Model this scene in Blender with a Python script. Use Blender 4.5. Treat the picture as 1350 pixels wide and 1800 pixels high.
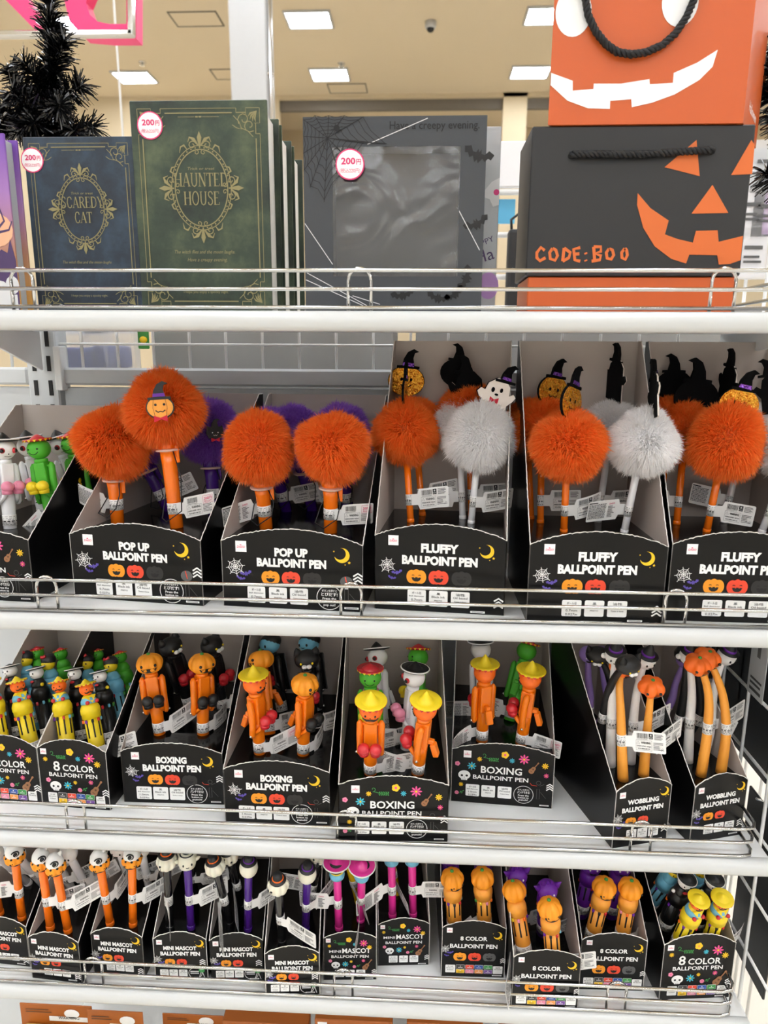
import bpy, bmesh, math, random
import numpy as np
from mathutils import Matrix, Vector

random.seed(7); rng = np.random.default_rng(7)
for o in list(bpy.data.objects): bpy.data.objects.remove(o)
SC = bpy.context.scene
COL = SC.collection

# ------------------------------------------------------------------ camera
FPX = 1248.0                                   # focal length in pixels of the 1350x1800 frame
CAM = np.array([0.0, -0.70, 1.42])
PITCH, YAW, ROLL = 0.21675588, 0.0486718, 0.00601056
def cam_axes():
    fw = np.array([-math.sin(YAW)*math.cos(PITCH), math.cos(YAW)*math.cos(PITCH), -math.sin(PITCH)])
    rt = np.array([math.cos(YAW), math.sin(YAW), 0.0]); up = np.cross(rt, fw)
    c, s = math.cos(ROLL), math.sin(ROLL)
    return c*rt+s*up, -s*rt+c*up, fw
RT, UP, FW = cam_axes()
cam = bpy.data.cameras.new('camera'); camo = bpy.data.objects.new('camera', cam); COL.objects.link(camo)
cam.sensor_fit = 'VERTICAL'; cam.sensor_height = 36.0; cam.lens = FPX/1800*36
cam.clip_start = 0.02; cam.clip_end = 100
cam.dof.use_dof = True; cam.dof.focus_distance = 0.86; cam.dof.aperture_fstop = 8.0
M = Matrix.Identity(4)
for i in range(3):
    M[i][0], M[i][1], M[i][2], M[i][3] = RT[i], UP[i], -FW[i], CAM[i]
camo.matrix_world = M
SC.camera = camo
def ray(px, py): return RT*(px-675)/FPX + UP*(900-py)/FPX + FW
def at(px, py, Y):                             # point seen at a pixel, on the vertical plane y = Y
    d = ray(px, py); return CAM + d*((Y-CAM[1])/d[1])
def on(px, py, Z):                             # point seen at a pixel, on the level plane z = Z
    d = ray(px, py); return CAM + d*((Z-CAM[2])/d[2])

# ------------------------------------------------------------------ view and world
SC.view_settings.view_transform = 'Standard'; SC.view_settings.look = 'None'
SC.view_settings.gamma = 1.0; SC.view_settings.use_curve_mapping = False
SC.view_settings.exposure = 0.42
W = bpy.data.worlds.new('shop_air'); SC.world = W; W.use_nodes = True
W.node_tree.nodes['Background'].inputs[0].default_value = (1.0, 0.98, 0.95, 1)
W.node_tree.nodes['Background'].inputs[1].default_value = 0.30
SC.cycles.max_bounces = 7; SC.cycles.diffuse_bounces = 5; SC.cycles.glossy_bounces = 3; SC.cycles.transparent_max_bounces = 6
LAMP = 30.0                                     # strength of the ceiling light panels

# ------------------------------------------------------------------ materials
def lin(h):
    h = h.lstrip('#'); r = []
    for i in (0, 2, 4):
        c = int(h[i:i+2], 16)/255; r.append(c/12.92 if c <= .04045 else ((c+.055)/1.055)**2.4)
    return (*r, 1)
MATS = {}
def mat(name, hexc, rough=.5, metal=0, var=.06, scale=40, coat=0, bump=0, emit=0, sss=0, spec=.5, alpha=1, trans=0):
    m = bpy.data.materials.new(name); m.use_nodes = True; nt = m.node_tree; b = nt.nodes['Principled BSDF']
    c = lin(hexc)
    if var:
        tc = nt.nodes.new('ShaderNodeTexCoord'); n = nt.nodes.new('ShaderNodeTexNoise'); n.inputs['Scale'].default_value = scale
        n.inputs['Detail'].default_value = 3
        nt.links.new(tc.outputs['Object'], n.inputs['Vector'])
        mx = nt.nodes.new('ShaderNodeMix'); mx.data_type = 'RGBA'
        mx.inputs[6].default_value = tuple(x*(1-var) for x in c[:3])+(1,)
        mx.inputs[7].default_value = tuple(min(1, x*(1+var)) for x in c[:3])+(1,)
        nt.links.new(n.outputs['Fac'], mx.inputs[0]); nt.links.new(mx.outputs[2], b.inputs['Base Color'])
        if bump:
            bp = nt.nodes.new('ShaderNodeBump'); bp.inputs['Strength'].default_value = bump; bp.inputs['Distance'].default_value = .001
            nt.links.new(n.outputs['Fac'], bp.inputs['Height']); nt.links.new(bp.outputs['Normal'], b.inputs['Normal'])
    else: b.inputs['Base Color'].default_value = c
    b.inputs['Roughness'].default_value = rough; b.inputs['Metallic'].default_value = metal
    b.inputs['Coat Weight'].default_value = coat; b.inputs['Coat Roughness'].default_value = .15
    b.inputs['Specular IOR Level'].default_value = spec
    if sss: b.inputs['Subsurface Weight'].default_value = sss; b.inputs['Subsurface Radius'].default_value = (.01, .006, .004)
    if emit: b.inputs['Emission Color'].default_value = c; b.inputs['Emission Strength'].default_value = emit
    if alpha < 1: b.inputs['Alpha'].default_value = alpha
    if trans: b.inputs['Transmission Weight'].default_value = trans
    MATS[name] = m; return m
def mk(*a, **k): return mat(*a, **k)
for n_, h_, r_ in [('ink_white', '#F2F2F0', .45), ('ink_black', '#0B0B0B', .5), ('ink_orange', '#F39A1E', .45), ('ink_red', '#E9482B', .45),
                   ('ink_grey', '#262524', .5), ('ink_midgrey', '#5A5A5A', .5), ('ink_yellow', '#F4C51C', .45), ('ink_purple', '#5A4AA8', .45), ('ink_pink', '#E84F93', .45),
                   ('ink_cyan', '#3FB6CE', .45), ('ink_green', '#3E9A4C', .45), ('ink_brown', '#9A6A45', .45), ('ink_darkbrown', '#5B3A22', .45),
                   ('ink_magenta', '#D6337C', .45), ('ink_blue', '#2B55A8', .45), ('ink_rose', '#E88AA8', .45), ('ink_apricot', '#EE9A4C', .45),
                   ('ink_lav', '#7A4EA0', .45), ('ink_smoke', '#3A3A3A', .5), ('ink_gold', '#8C8358', .4), ('ink_boxorange', '#D66A2A', .5),
                   ('ink_web', '#0A0A0B', .5), ('ink_ghost', '#DADADA', .5)]:
    mk(n_, h_, r_, var=.03)
mk('carton_black', '#080707', .3, coat=.06, spec=.25, var=.15, scale=30)
mk('carton_inside', '#B8AEA6', .7, var=.05, scale=25)
mk('carton_edge', '#E6E2DC', .8, var=.12, scale=400)
mk('insert_black', '#080808', .14, coat=.2, spec=.35, var=.1)
mk('shelf_white', '#EDEFEF', .35, var=.02, scale=15, coat=.2)
mk('panel_grey', '#CDD1D3', .5, var=.03, scale=10)
mk('lip_white', '#CDCFCE', .28, var=.02, scale=12, coat=.3)
mk('chrome', '#D2D2D0', .12, metal=1, var=.03)
mk('wire_white', '#E4E4E2', .35, var=.03)
mk('slot_dark', '#1A1A1A', .7)
mk('tag_paper', '#ECEBE8', .5, var=.02, scale=200)
mk('sticker', '#F7F4F4', .35, var=.01)
mk('price_pink', '#D8306E', .4, var=.02)
mk('plastic_black', '#121213', .3, var=.1)
mk('plastic_orange', '#F07A0C', .3, var=.04, sss=.1)
mk('barrel_orange', '#FF7A10', .22, var=.03, coat=.3)
mk('barrel_purple', '#4A1E86', .22, var=.05, coat=.3)
mk('barrel_white', '#F0F0F2', .25, var=.02, coat=.3)
mk('barrel_black', '#131313', .15, var=.05, coat=.5)
mk('barrel_pink', '#E8359A', .25, var=.03, coat=.3)
mk('barrel_yellow', '#E8C21A', .25, var=.03)
mk('ring_clear', '#F2CFC0', .25, var=.03, alpha=.8)
mk('rubber_pumpkin', '#F79A1A', .55, var=.05, scale=60, sss=.1)
mk('rubber_orange', '#F9701A', .5, var=.04, sss=.1)
mk('rubber_green', '#4BB02C', .5, var=.05, sss=.1)
mk('rubber_white', '#EFEDEA', .5, var=.02, sss=.1)
mk('rubber_black', '#161617', .45, var=.08)
mk('rubber_red', '#C9202C', .38, var=.05, coat=.3)
mk('rubber_pink', '#E58AA6', .4, var=.04, coat=.2)
mk('rubber_yellow', '#EFD21C', .45, var=.03, sss=.1)
mk('rubber_blue', '#6FB6D2', .45, var=.03)
mk('rubber_purple', '#6A1FA0', .45, var=.05)
mk('rubber_lilac', '#A98BD6', .45, var=.04, sss=.1)
mk('rubber_amber', '#EFA03A', .45, var=.03, sss=.15)
mk('rubber_cream', '#E6E2CF', .5, var=.03, sss=.2)
mk('leaf_green', '#3E8E3A', .5)
mk('pen_metal', '#D8D8D8', .2, metal=1, var=0)
mk('felt_black', '#0D0D0E', .95, var=.2, scale=300, spec=.1)
mk('felt_white', '#F0E6DC', .9, var=.03)
mk('felt_red', '#C81F36', .8)
mk('rope_black', '#101011', .6, var=.15, scale=200)
mk('box_orange', '#C85A22', .42, var=.04, scale=12)
mk('box_black', '#232324', .5, var=.06, scale=60, bump=.05)
mk('frame_grey', '#3B3E42', .5, var=.06, scale=30)
mk('page_cream', '#E2DED4', .7, var=.04)
mk('white_card', '#ECEBEC', .5, var=.02)
mk('silver_card', '#B4B8BA', .4, var=.04)
mk('lilac_print', '#B58BC8', .5)
mk('tinsel', '#0A0A0B', .22, var=.3, spec=.7)
mk('ceiling_beige', '#D9C9AC', .9, var=.02, scale=2)
mk('wall_beige', '#D0BF9F', .85, var=.03, scale=2)
mk('wall_dark', '#6E675C', .8)
mk('pillar_white', '#BDBDBC', .5, var=.02)
mk('wall_neutral', '#DADADA', .8, var=.04, scale=2)
mk('floor_tile', '#D6CFC2', .4, var=.05, scale=3)
mk('lamp_diffuser', '#EEF5FF', .5, var=0, emit=LAMP)
mk('sign_pink', '#F23A7E', .4, var=.02)
mk('kraft', '#B08A5A', .8, var=.1)
mk('grey_card', '#9C9B98', .75, var=.05)
mk('case_blue', '#3C4C96', .35, var=.08)
mk('pack_orange', '#A85A16', .5, var=.1, scale=10)
mk('pack_yellow', '#C9B270', .4, var=.1, scale=10)
mk('pack_red', '#D84A36', .5)
mk('bag_black', '#17181A', .5, var=.2)
mk('soft_plastic', '#F4F4F6', .12, var=.02, alpha=.35)
mk('signal_blue', '#5FB4DC', .5)

def glitter(name, h1, h2):
    m = bpy.data.materials.new(name); m.use_nodes = True; nt = m.node_tree; b = nt.nodes['Principled BSDF']
    tc = nt.nodes.new('ShaderNodeTexCoord'); vo = nt.nodes.new('ShaderNodeTexVoronoi'); vo.inputs['Scale'].default_value = 900
    nt.links.new(tc.outputs['Object'], vo.inputs['Vector'])
    mx = nt.nodes.new('ShaderNodeMix'); mx.data_type = 'RGBA'; mx.inputs[6].default_value = lin(h1); mx.inputs[7].default_value = lin(h2)
    sp = nt.nodes.new('ShaderNodeSeparateColor'); nt.links.new(vo.outputs['Color'], sp.inputs[0])
    nt.links.new(sp.outputs[0], mx.inputs[0]); nt.links.new(mx.outputs[2], b.inputs['Base Color'])
    sub = nt.nodes.new('ShaderNodeVectorMath'); sub.operation = 'SUBTRACT'; sub.inputs[1].default_value = (.5, .5, .5)
    nt.links.new(vo.outputs['Color'], sub.inputs[0])
    scl = nt.nodes.new('ShaderNodeVectorMath'); scl.operation = 'SCALE'; scl.inputs['Scale'].default_value = .9
    nt.links.new(sub.outputs[0], scl.inputs[0])
    geo = nt.nodes.new('ShaderNodeNewGeometry'); add = nt.nodes.new('ShaderNodeVectorMath'); nt.links.new(geo.outputs['Normal'], add.inputs[0]); nt.links.new(scl.outputs[0], add.inputs[1])
    nm = nt.nodes.new('ShaderNodeVectorMath'); nm.operation = 'NORMALIZE'; nt.links.new(add.outputs[0], nm.inputs[0]); nt.links.new(nm.outputs[0], b.inputs['Normal'])
    b.inputs['Metallic'].default_value = .6; b.inputs['Roughness'].default_value = .25
    MATS[name] = m
glitter('glitter_gold', '#C86A0A', '#FFC23A'); glitter('glitter_purple', '#4A1E80', '#A060D0')

def fur_mat(name, h1, h2):
    m = bpy.data.materials.new(name); m.use_nodes = True; nt = m.node_tree; nt.nodes.remove(nt.nodes['Principled BSDF'])
    out = nt.nodes['Material Output']
    tc = nt.nodes.new('ShaderNodeTexCoord'); n = nt.nodes.new('ShaderNodeTexNoise'); n.inputs['Scale'].default_value = 260; nt.links.new(tc.outputs['Object'], n.inputs['Vector'])
    mx = nt.nodes.new('ShaderNodeMix'); mx.data_type = 'RGBA'; mx.inputs[6].default_value = lin(h1); mx.inputs[7].default_value = lin(h2)
    nt.links.new(n.outputs['Fac'], mx.inputs[0])
    d = nt.nodes.new('ShaderNodeBsdfDiffuse'); t = nt.nodes.new('ShaderNodeBsdfTranslucent'); g = nt.nodes.new('ShaderNodeBsdfGlossy'); g.inputs['Roughness'].default_value = .5
    nt.links.new(mx.outputs[2], d.inputs[0]); nt.links.new(mx.outputs[2], t.inputs[0])
    ms = nt.nodes.new('ShaderNodeMixShader'); ms.inputs[0].default_value = .5; nt.links.new(d.outputs[0], ms.inputs[1]); nt.links.new(t.outputs[0], ms.inputs[2])
    m2 = nt.nodes.new('ShaderNodeMixShader'); m2.inputs[0].default_value = .03; nt.links.new(ms.outputs[0], m2.inputs[1]); nt.links.new(g.outputs[0], m2.inputs[2])
    nt.links.new(m2.outputs[0], out.inputs['Surface']); MATS[name] = m
fur_mat('fur_orange', '#FF6408', '#FFAC50'); fur_mat('fur_purple', '#7E3EC0', '#BC88E8'); fur_mat('fur_white', '#FFFCFB', '#FFFFFF')

def cover_mat(name, h1, h2, h3):
    m = bpy.data.materials.new(name); m.use_nodes = True; nt = m.node_tree; b = nt.nodes['Principled BSDF']
    tc = nt.nodes.new('ShaderNodeTexCoord'); n = nt.nodes.new('ShaderNodeTexNoise'); n.inputs['Scale'].default_value = 14; n.inputs['Detail'].default_value = 8; n.inputs['Roughness'].default_value = .65
    nt.links.new(tc.outputs['Object'], n.inputs['Vector'])
    r = nt.nodes.new('ShaderNodeValToRGB'); r.color_ramp.elements[0].position = .36; r.color_ramp.elements[0].color = lin(h1)
    r.color_ramp.elements[1].position = .66; r.color_ramp.elements[1].color = lin(h3); e = r.color_ramp.elements.new(.5); e.color = lin(h2)
    nt.links.new(n.outputs['Fac'], r.inputs[0]); nt.links.new(r.outputs[0], b.inputs['Base Color']); b.inputs['Roughness'].default_value = .42
    MATS[name] = m
cover_mat('cover_green', '#16221A', '#2C3B2C', '#515C40'); cover_mat('cover_blue', '#0F1720', '#1B2B3B', '#314659')

def ramp_mat(name, stops, z0, z1):             # printed colour fade up a cover
    m = bpy.data.materials.new(name); m.use_nodes = True; nt = m.node_tree; b = nt.nodes['Principled BSDF']
    tc = nt.nodes.new('ShaderNodeTexCoord'); sx = nt.nodes.new('ShaderNodeSeparateXYZ'); nt.links.new(tc.outputs['Object'], sx.inputs[0])
    mr = nt.nodes.new('ShaderNodeMapRange'); mr.inputs[1].default_value = z0; mr.inputs[2].default_value = z1; nt.links.new(sx.outputs[2], mr.inputs[0])
    r = nt.nodes.new('ShaderNodeValToRGB'); r.color_ramp.elements[0].color = lin(stops[0][1]); r.color_ramp.elements[0].position = stops[0][0]
    r.color_ramp.elements[1].color = lin(stops[-1][1]); r.color_ramp.elements[1].position = stops[-1][0]
    for p_, c_ in stops[1:-1]: r.color_ramp.elements.new(p_).color = lin(c_)
    nt.links.new(mr.outputs[0], r.inputs[0]); nt.links.new(r.outputs[0], b.inputs['Base Color']); b.inputs['Roughness'].default_value = .4; MATS[name] = m
ramp_mat('cover_dusk', [(0, '#D8A24A'), (.35, '#B88468'), (.7, '#A074B4'), (1, '#7648A8')], 0, .165)

# ------------------------------------------------------------------ mesh tools
class MB:
    def __init__(s): s.v = []; s.f = []; s.m = []; s.sm = []; s.mats = []
    def mi(s, m):
        if m not in s.mats: s.mats.append(m)
        return s.mats.index(m)
    def add(s, verts, faces, m, smooth=False, M=None):
        k = len(s.v); i = s.mi(m)
        if M is not None: verts = [tuple(M @ Vector(p)) for p in verts]
        s.v.extend(tuple(map(float, p)) for p in verts); s.f.extend([tuple(a+k for a in f) for f in faces])
        s.m.extend([i]*len(faces)); s.sm.extend([smooth]*len(faces)); return s
    def box(s, c, size, m, bev=0, M=None, seg=1):
        bm = bmesh.new(); bmesh.ops.create_cube(bm, size=1)
        for v in bm.verts: v.co = Vector((c[0]+v.co.x*size[0], c[1]+v.co.y*size[1], c[2]+v.co.z*size[2]))
        if bev: bmesh.ops.bevel(bm, geom=bm.edges[:], offset=bev, segments=seg, affect='EDGES', profile=.5)
        bm.verts.index_update()
        s.add([v.co[:] for v in bm.verts], [tuple(v.index for v in f.verts) for f in bm.faces], m, False, M); bm.free(); return s
    def lathe(s, prof, m, n=16, M=None, sx=1, sy=1, rfun=None, smooth=True):
        vs = []; fs = []
        for (r, z) in prof:
            for k in range(n):
                a = 2*math.pi*k/n; q = r*(rfun(a, z) if rfun else 1); vs.append((q*math.cos(a)*sx, q*math.sin(a)*sy, z))
        for j in range(len(prof)-1):
            for k in range(n): fs.append((j*n+k, j*n+(k+1) % n, (j+1)*n+(k+1) % n, (j+1)*n+k))
        if prof[0][0] > 1e-6: fs.append(tuple(range(n-1, -1, -1)))
        if prof[-1][0] > 1e-6: fs.append(tuple((len(prof)-1)*n+k for k in range(n)))
        return s.add(vs, fs, m, smooth, M)
    def ell(s, c, r, m, n=14, k=9, M=None, rfun=None):
        if not hasattr(r, '__len__'): r = (r, r, r)
        prof = [(max(1e-7, math.sin(math.pi*j/k)), -math.cos(math.pi*j/k)) for j in range(k+1)]
        T = Matrix.Translation(c) @ Matrix.Diagonal((r[0], r[1], r[2], 1))
        return s.lathe(prof, m, n, (M @ T) if M is not None else T, rfun=rfun)
    def tube(s, path, rad, m, n=8, closed=False, M=None, smooth=True):
        P = [Vector(p) for p in path]; N = len(P); vs = []; fs = []
        T = [((P[(i+1) % N] if closed else P[min(i+1, N-1)]) - (P[(i-1) % N] if closed else P[max(i-1, 0)])).normalized() for i in range(N)]
        ref = Vector((0, 0, 1)) if abs(T[0].z) < .9 else Vector((1, 0, 0)); u = T[0].cross(ref).normalized()
        for i in range(N):
            u = (u - T[i]*u.dot(T[i])).normalized(); w = T[i].cross(u); r = rad[i] if hasattr(rad, '__len__') else rad
            for k in range(n):
                a = 2*math.pi*k/n; vs.append(P[i] + u*(r*math.cos(a)) + w*(r*math.sin(a)))
        for i in range(N if closed else N-1):
            j = (i+1) % N
            for k in range(n): fs.append((i*n+k, i*n+(k+1) % n, j*n+(k+1) % n, j*n+k))
        if not closed: fs.append(tuple(range(n-1, -1, -1))); fs.append(tuple((N-1)*n+k for k in range(n)))
        return s.add(vs, fs, m, smooth, M)
    def prism(s, poly, y0, y1, mf, ms=None, mb=None, M=None):        # polygon in x,z ; front y0, back y1
        n = len(poly); vs = [(x, y0, z) for x, z in poly] + [(x, y1, z) for x, z in poly]
        s.add(vs, [tuple(range(n))], mf, False, M)
        s.add(vs, [tuple(range(2*n-1, n-1, -1))], mb or mf, False, M)
        return s.add(vs, [(i, (i+1) % n, n+(i+1) % n, n+i) for i in range(n)], ms or mf, False, M)
    def mesh(s, name):
        me = bpy.data.meshes.new(name); me.from_pydata(s.v, [], s.f)
        for m in s.mats: me.materials.append(MATS[m])
        me.polygons.foreach_set('material_index', s.m); me.polygons.foreach_set('use_smooth', s.sm); me.update()
        return me

def link(o): COL.objects.link(o); return o
def obj(name, me, parent=None, M=None):
    if isinstance(me, MB): me = me.mesh(name)
    o = link(bpy.data.objects.new(name, me))
    if parent is not None: o.parent = parent
    if M is not None: o.matrix_local = M
    return o
def tag_(o, label, cat, group=None):
    o['label'] = label; o['category'] = cat
    if group: o['group'] = group
    return o
def thing(name, label, cat, M=None, group=None):
    o = link(bpy.data.objects.new(name, None)); o.empty_display_size = .02
    if M is not None: o.matrix_world = M
    return tag_(o, label, cat, group)
def struct(name, me, parent=None):
    o = obj(name, me, parent)
    if parent is None: o['kind'] = 'structure'
    return o
def TR(x, y, z, rz=0): return Matrix.Translation((x, y, z)) @ Matrix.Rotation(rz, 4, 'Z')

# ------------------------------------------------------------------ flat print: lettering and drawings
TXT = {}
def text_geo(s_, bold=0.0):
    key = (s_, bold)
    if key not in TXT:
        cu = bpy.data.curves.new('t', 'FONT'); cu.body = s_; cu.size = 1; cu.offset = bold; cu.resolution_u = 2; cu.fill_mode = 'FRONT'
        ob = bpy.data.objects.new('t', cu); link(ob)
        dg = bpy.context.evaluated_depsgraph_get(); me = bpy.data.meshes.new_from_object(ob.evaluated_get(dg))
        v = np.array([p.co[:2] for p in me.vertices]) if len(me.vertices) else np.zeros((1, 2))
        f = [tuple(p.vertices) for p in me.polygons]
        bpy.data.objects.remove(ob); bpy.data.curves.remove(cu); bpy.data.meshes.remove(me)
        TXT[key] = (v, f)
    return TXT[key]
class Art:
    def __init__(s): s.items = []
    def raw(s, v, f, m, L): s.items.append((v, f, m, L)); return s
    def text(s, t, x, y, h, m, w=None, bold=.02, L=1, rot=0, shear=0, align='C'):    # h: letter height, w: full width
        v, f = text_geo(t, bold); v = v.copy(); lo = v.min(0); hi = v.max(0)
        cap = .729; v[:, 1] *= h/cap
        sx = (w/(hi[0]-lo[0])) if w else h/cap
        c = (lo[0]+hi[0])/2 if align == 'C' else lo[0]
        v[:, 0] = (v[:, 0]-c)*sx; v[:, 0] += v[:, 1]*shear; v[:, 1] -= h/2
        ca, sa = math.cos(rot), math.sin(rot)
        return s.raw([(x+p[0]*ca-p[1]*sa, y+p[0]*sa+p[1]*ca) for p in v], f, m, L)
    def poly(s, pts, m, L=1): return s.raw(list(pts), [tuple(range(len(pts)))], m, L)
    def rect(s, x0, y0, x1, y1, m, L=1, r=0):
        if not r: return s.poly([(x0, y0), (x1, y0), (x1, y1), (x0, y1)], m, L)
        P = []
        for cx, cy, a in ((x1-r, y0+r, -90), (x1-r, y1-r, 0), (x0+r, y1-r, 90), (x0+r, y0+r, 180)):
            for k in range(4): t = math.radians(a+30*k); P.append((cx+r*math.cos(t), cy+r*math.sin(t)))
        return s.poly(P, m, L)
    def disc(s, x, y, rx, m, L=1, ry=None, n=16, rot=0):
        ry = ry or rx; ca, sa = math.cos(rot), math.sin(rot); P = []
        for k in range(n):
            a = 2*math.pi*k/n; p, q = rx*math.cos(a), ry*math.sin(a); P.append((x+p*ca-q*sa, y+p*sa+q*ca))
        return s.poly(P, m, L)
    def line(s, pts, w, m, L=1, closed=False):
        P = np.array(pts, float); n = len(P); vs = []
        for i in range(n):
            a = P[(i-1) % n] if (closed or i > 0) else P[i]; b = P[(i+1) % n] if (closed or i < n-1) else P[i]
            t = b-a; t = t/(np.linalg.norm(t)+1e-12); nn = np.array([-t[1], t[0]]); ww = w[i] if hasattr(w, '__len__') else w
            vs += [tuple(P[i]+nn*ww/2), tuple(P[i]-nn*ww/2)]
        fs = [(2*i, 2*i+1, 2*((i+1) % n)+1, 2*((i+1) % n)) for i in range(n if closed else n-1)]
        return s.raw(vs, fs, m, L)
    def ring(s, x, y, r, w, m, L=1, ry=None, n=28): return s.line([(x+r*math.cos(6.2832*k/n), y+(ry or r)*math.sin(6.2832*k/n)) for k in range(n)], w, m, L, True)
    def put(s, mb, fn=None):
        for i, (v, f, m, L) in enumerate(s.items):
            mb.add([fn(p[0], p[1], L+.04*i) for p in v] if fn else [(p[0], -.0004-.00014*L-.000008*i, p[1]) for p in v], f, m)
        return mb
def art_obj(name, art, parent, M=None, lab=None):
    o = obj(name, art.put(MB()).mesh(name) if isinstance(art, Art) else art, parent, M)
    if lab: o['label'] = lab
    return o
def arcpts(cx, cy, r, a0, a1, n=10, ry=None): return [(cx+r*math.cos(math.radians(a0+(a1-a0)*k/n)), cy+(ry or r)*math.sin(math.radians(a0+(a1-a0)*k/n))) for k in range(n+1)]
def spiral(cx, cy, r0, r1, a0, a1, n=16): return [(cx+(r0+(r1-r0)*k/n)*math.cos(math.radians(a0+(a1-a0)*k/n)), cy+(r0+(r1-r0)*k/n)*math.sin(math.radians(a0+(a1-a0)*k/n))) for k in range(n+1)]

# ================================================================== THE SHOP
ZC = 4.60                                                            # ceiling height
def slab(name, x0, x1, y0, y1, z0, z1, m): return struct(name, MB().box(((x0+x1)/2, (y0+y1)/2, (z0+z1)/2), (x1-x0, y1-y0, z1-z0), m))
YW = float(on(500, 167, ZC)[1])                                      # where the ceiling meets the far wall
slab('floor', -13, 13, -15, YW+1.5, -.05, 0, 'floor_tile')
slab('ceiling', -13, 13, -15, YW+1.5, ZC, ZC+.05, 'ceiling_beige')
slab('wall_left', -13.1, -13, -15, YW+1.5, 0, ZC, 'wall_neutral')
slab('wall_right', 13, 13.1, -15, YW+1.5, 0, ZC, 'wall_neutral')
slab('wall_front', -13, 13, -15.1, -15, 0, ZC, 'wall_neutral')
# far wall: solid on the left, two openings with a dark recess along the top on the right, a pier between them
xl = float(at(490, 170, YW)[0]); xm0, xm1 = float(at(884, 200, YW)[0]), float(at(926, 200, YW)[0]); zt = float(at(700, 172, YW)[2])
wb = MB()
wb.box(((-13+xl)/2, YW+.05, ZC/2), (13+xl, .1, ZC), 'wall_beige')
wb.box(((xm0+xm1)/2, YW+.05, ZC/2), (xm1-xm0, .1, ZC), 'wall_beige')
wb.box(((xl+13)/2, YW+.05, (zt+ZC)/2), (13-xl, .1, ZC-zt), 'wall_beige')
wb.box((0, YW+1.45, ZC/2), (26, .1, ZC), 'wall_beige')
struct('wall_back', wb)
for i, (a, b) in enumerate(((xl, xm0), (xm1, 4.0))):
    struct('recess_shade_%d' % (i+1), MB().box(((a+b)/2, YW+.09, zt-.055), (b-a, .06, .13), 'wall_dark', .004))  # dark strip put in for the shade of the recess above each opening
struct('baseboard_back', MB().box((-5, YW-.01, .06), (8, .02, .12), 'wall_dark', .004))

# ceiling light panels in a regular grid
p0 = on(543, 33, ZC); gx = float(on(940, 132, ZC)[0]-on(590, 130, ZC)[0]); gy = float(on(590, 130, ZC)[1]-p0[1])
lw = float(on(575, 20, ZC)[0]-on(500, 20, ZC)[0]); ll = float(on(514, 47, ZC)[1]-on(500, 20, ZC)[1])
fr = MB()
for sx in (-1, 1): fr.box((sx*(lw/2+.012), 0, -.01), (.024, ll+.048, .02), 'pillar_white', .003)
for sy in (-1, 1): fr.box((0, sy*(ll/2+.012), -.01), (lw, .024, .02), 'pillar_white', .003)
fr = fr.mesh('frame'); df = MB().box((0, 0, -.008), (lw, ll, .012), 'lamp_diffuser').mesh('diffuser')
ni = 0
for j in range(-15, 2):
    for i in range(-4, 6):
        x, y = p0[0]+i*gx+(.03 if j > 0 else 0), p0[1]+j*gy
        if y < -14 or abs(x) > 12: continue
        if abs(i) > 3 and (i+j) % 2: continue
        if y > YW-.3: continue
        seen = j >= 0 and i in (-1, 0, 1)
        lab = {(0, 0): 'bright ceiling light panel nearest the top edge beside the white pillar', (0, 1): 'bright ceiling light panel in the far row above the grey frame box',
               (-1, 1): 'bright ceiling light panel right of the thin white hanging pole', (1, 1): 'bright ceiling light panel half hidden by the orange gift bag',
               (-1, 0): 'bright ceiling light panel seen through the pink sign letters'}.get((i, j), 'square ceiling light panel over the shop aisle')
        t = thing('ceiling_light', lab, 'ceiling light', TR(x, y, ZC), 'square ceiling light panels')
        obj('frame', fr, t); obj('diffuser', df, t)
# access hatches, dome camera, sprinklers
for (px, py, w_, d_, lab) in ((345, 33, .46, .30, 'thin outlined ceiling hatch left of the white pillar'), (611, 155, .46, .30, 'thin outlined ceiling hatch beyond the far light panel'), (405, 130, .4, .3, 'thin outlined ceiling hatch hidden behind the white pillar')):
    p = on(px, py, ZC); b = MB()
    for s_ in (-1, 1):
        b.box((s_*w_/2, 0, -.004), (.012, d_+.012, .008), 'wall_dark'); b.box((0, s_*d_/2, -.004), (w_, .012, .008), 'wall_dark')
    h = thing('ceiling_hatch', lab, 'hatch', TR(p[0], p[1], ZC), 'ceiling hatches')
    obj('rim', b, h); obj('panel', MB().box((0, 0, -.002), (w_-.012, d_-.012, .003), 'ceiling_beige'), h)
p = on(757, 38, ZC); t = thing('dome_camera', 'small dome security camera on the beige ceiling', 'camera', TR(p[0], p[1], ZC))
obj('mount', MB().lathe([(.055, 0), (.055, -.05), (.045, -.06)][::-1], 'pillar_white', 20), t)
obj('dome', MB().ell((0, 0, -.062), (.038, .038, .034), 'plastic_black'), t)
for px, py, lab in ((250, 109, 'tiny sprinkler head beside the light panel near the pole'), (600, 111, 'tiny sprinkler head just above the far light panel')):
    p = on(px, py, ZC)
    s_ = thing('sprinkler', lab, 'sprinkler', TR(p[0], p[1], ZC), 'ceiling sprinklers')
    obj('plate', MB().lathe([(.04, -.004), (.04, 0)], 'pen_metal', 16), s_); obj('nozzle', MB().lathe([(.022, -.04), (.03, -.036), (.008, -.03), (.01, 0)], 'pen_metal', 12), s_)
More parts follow.
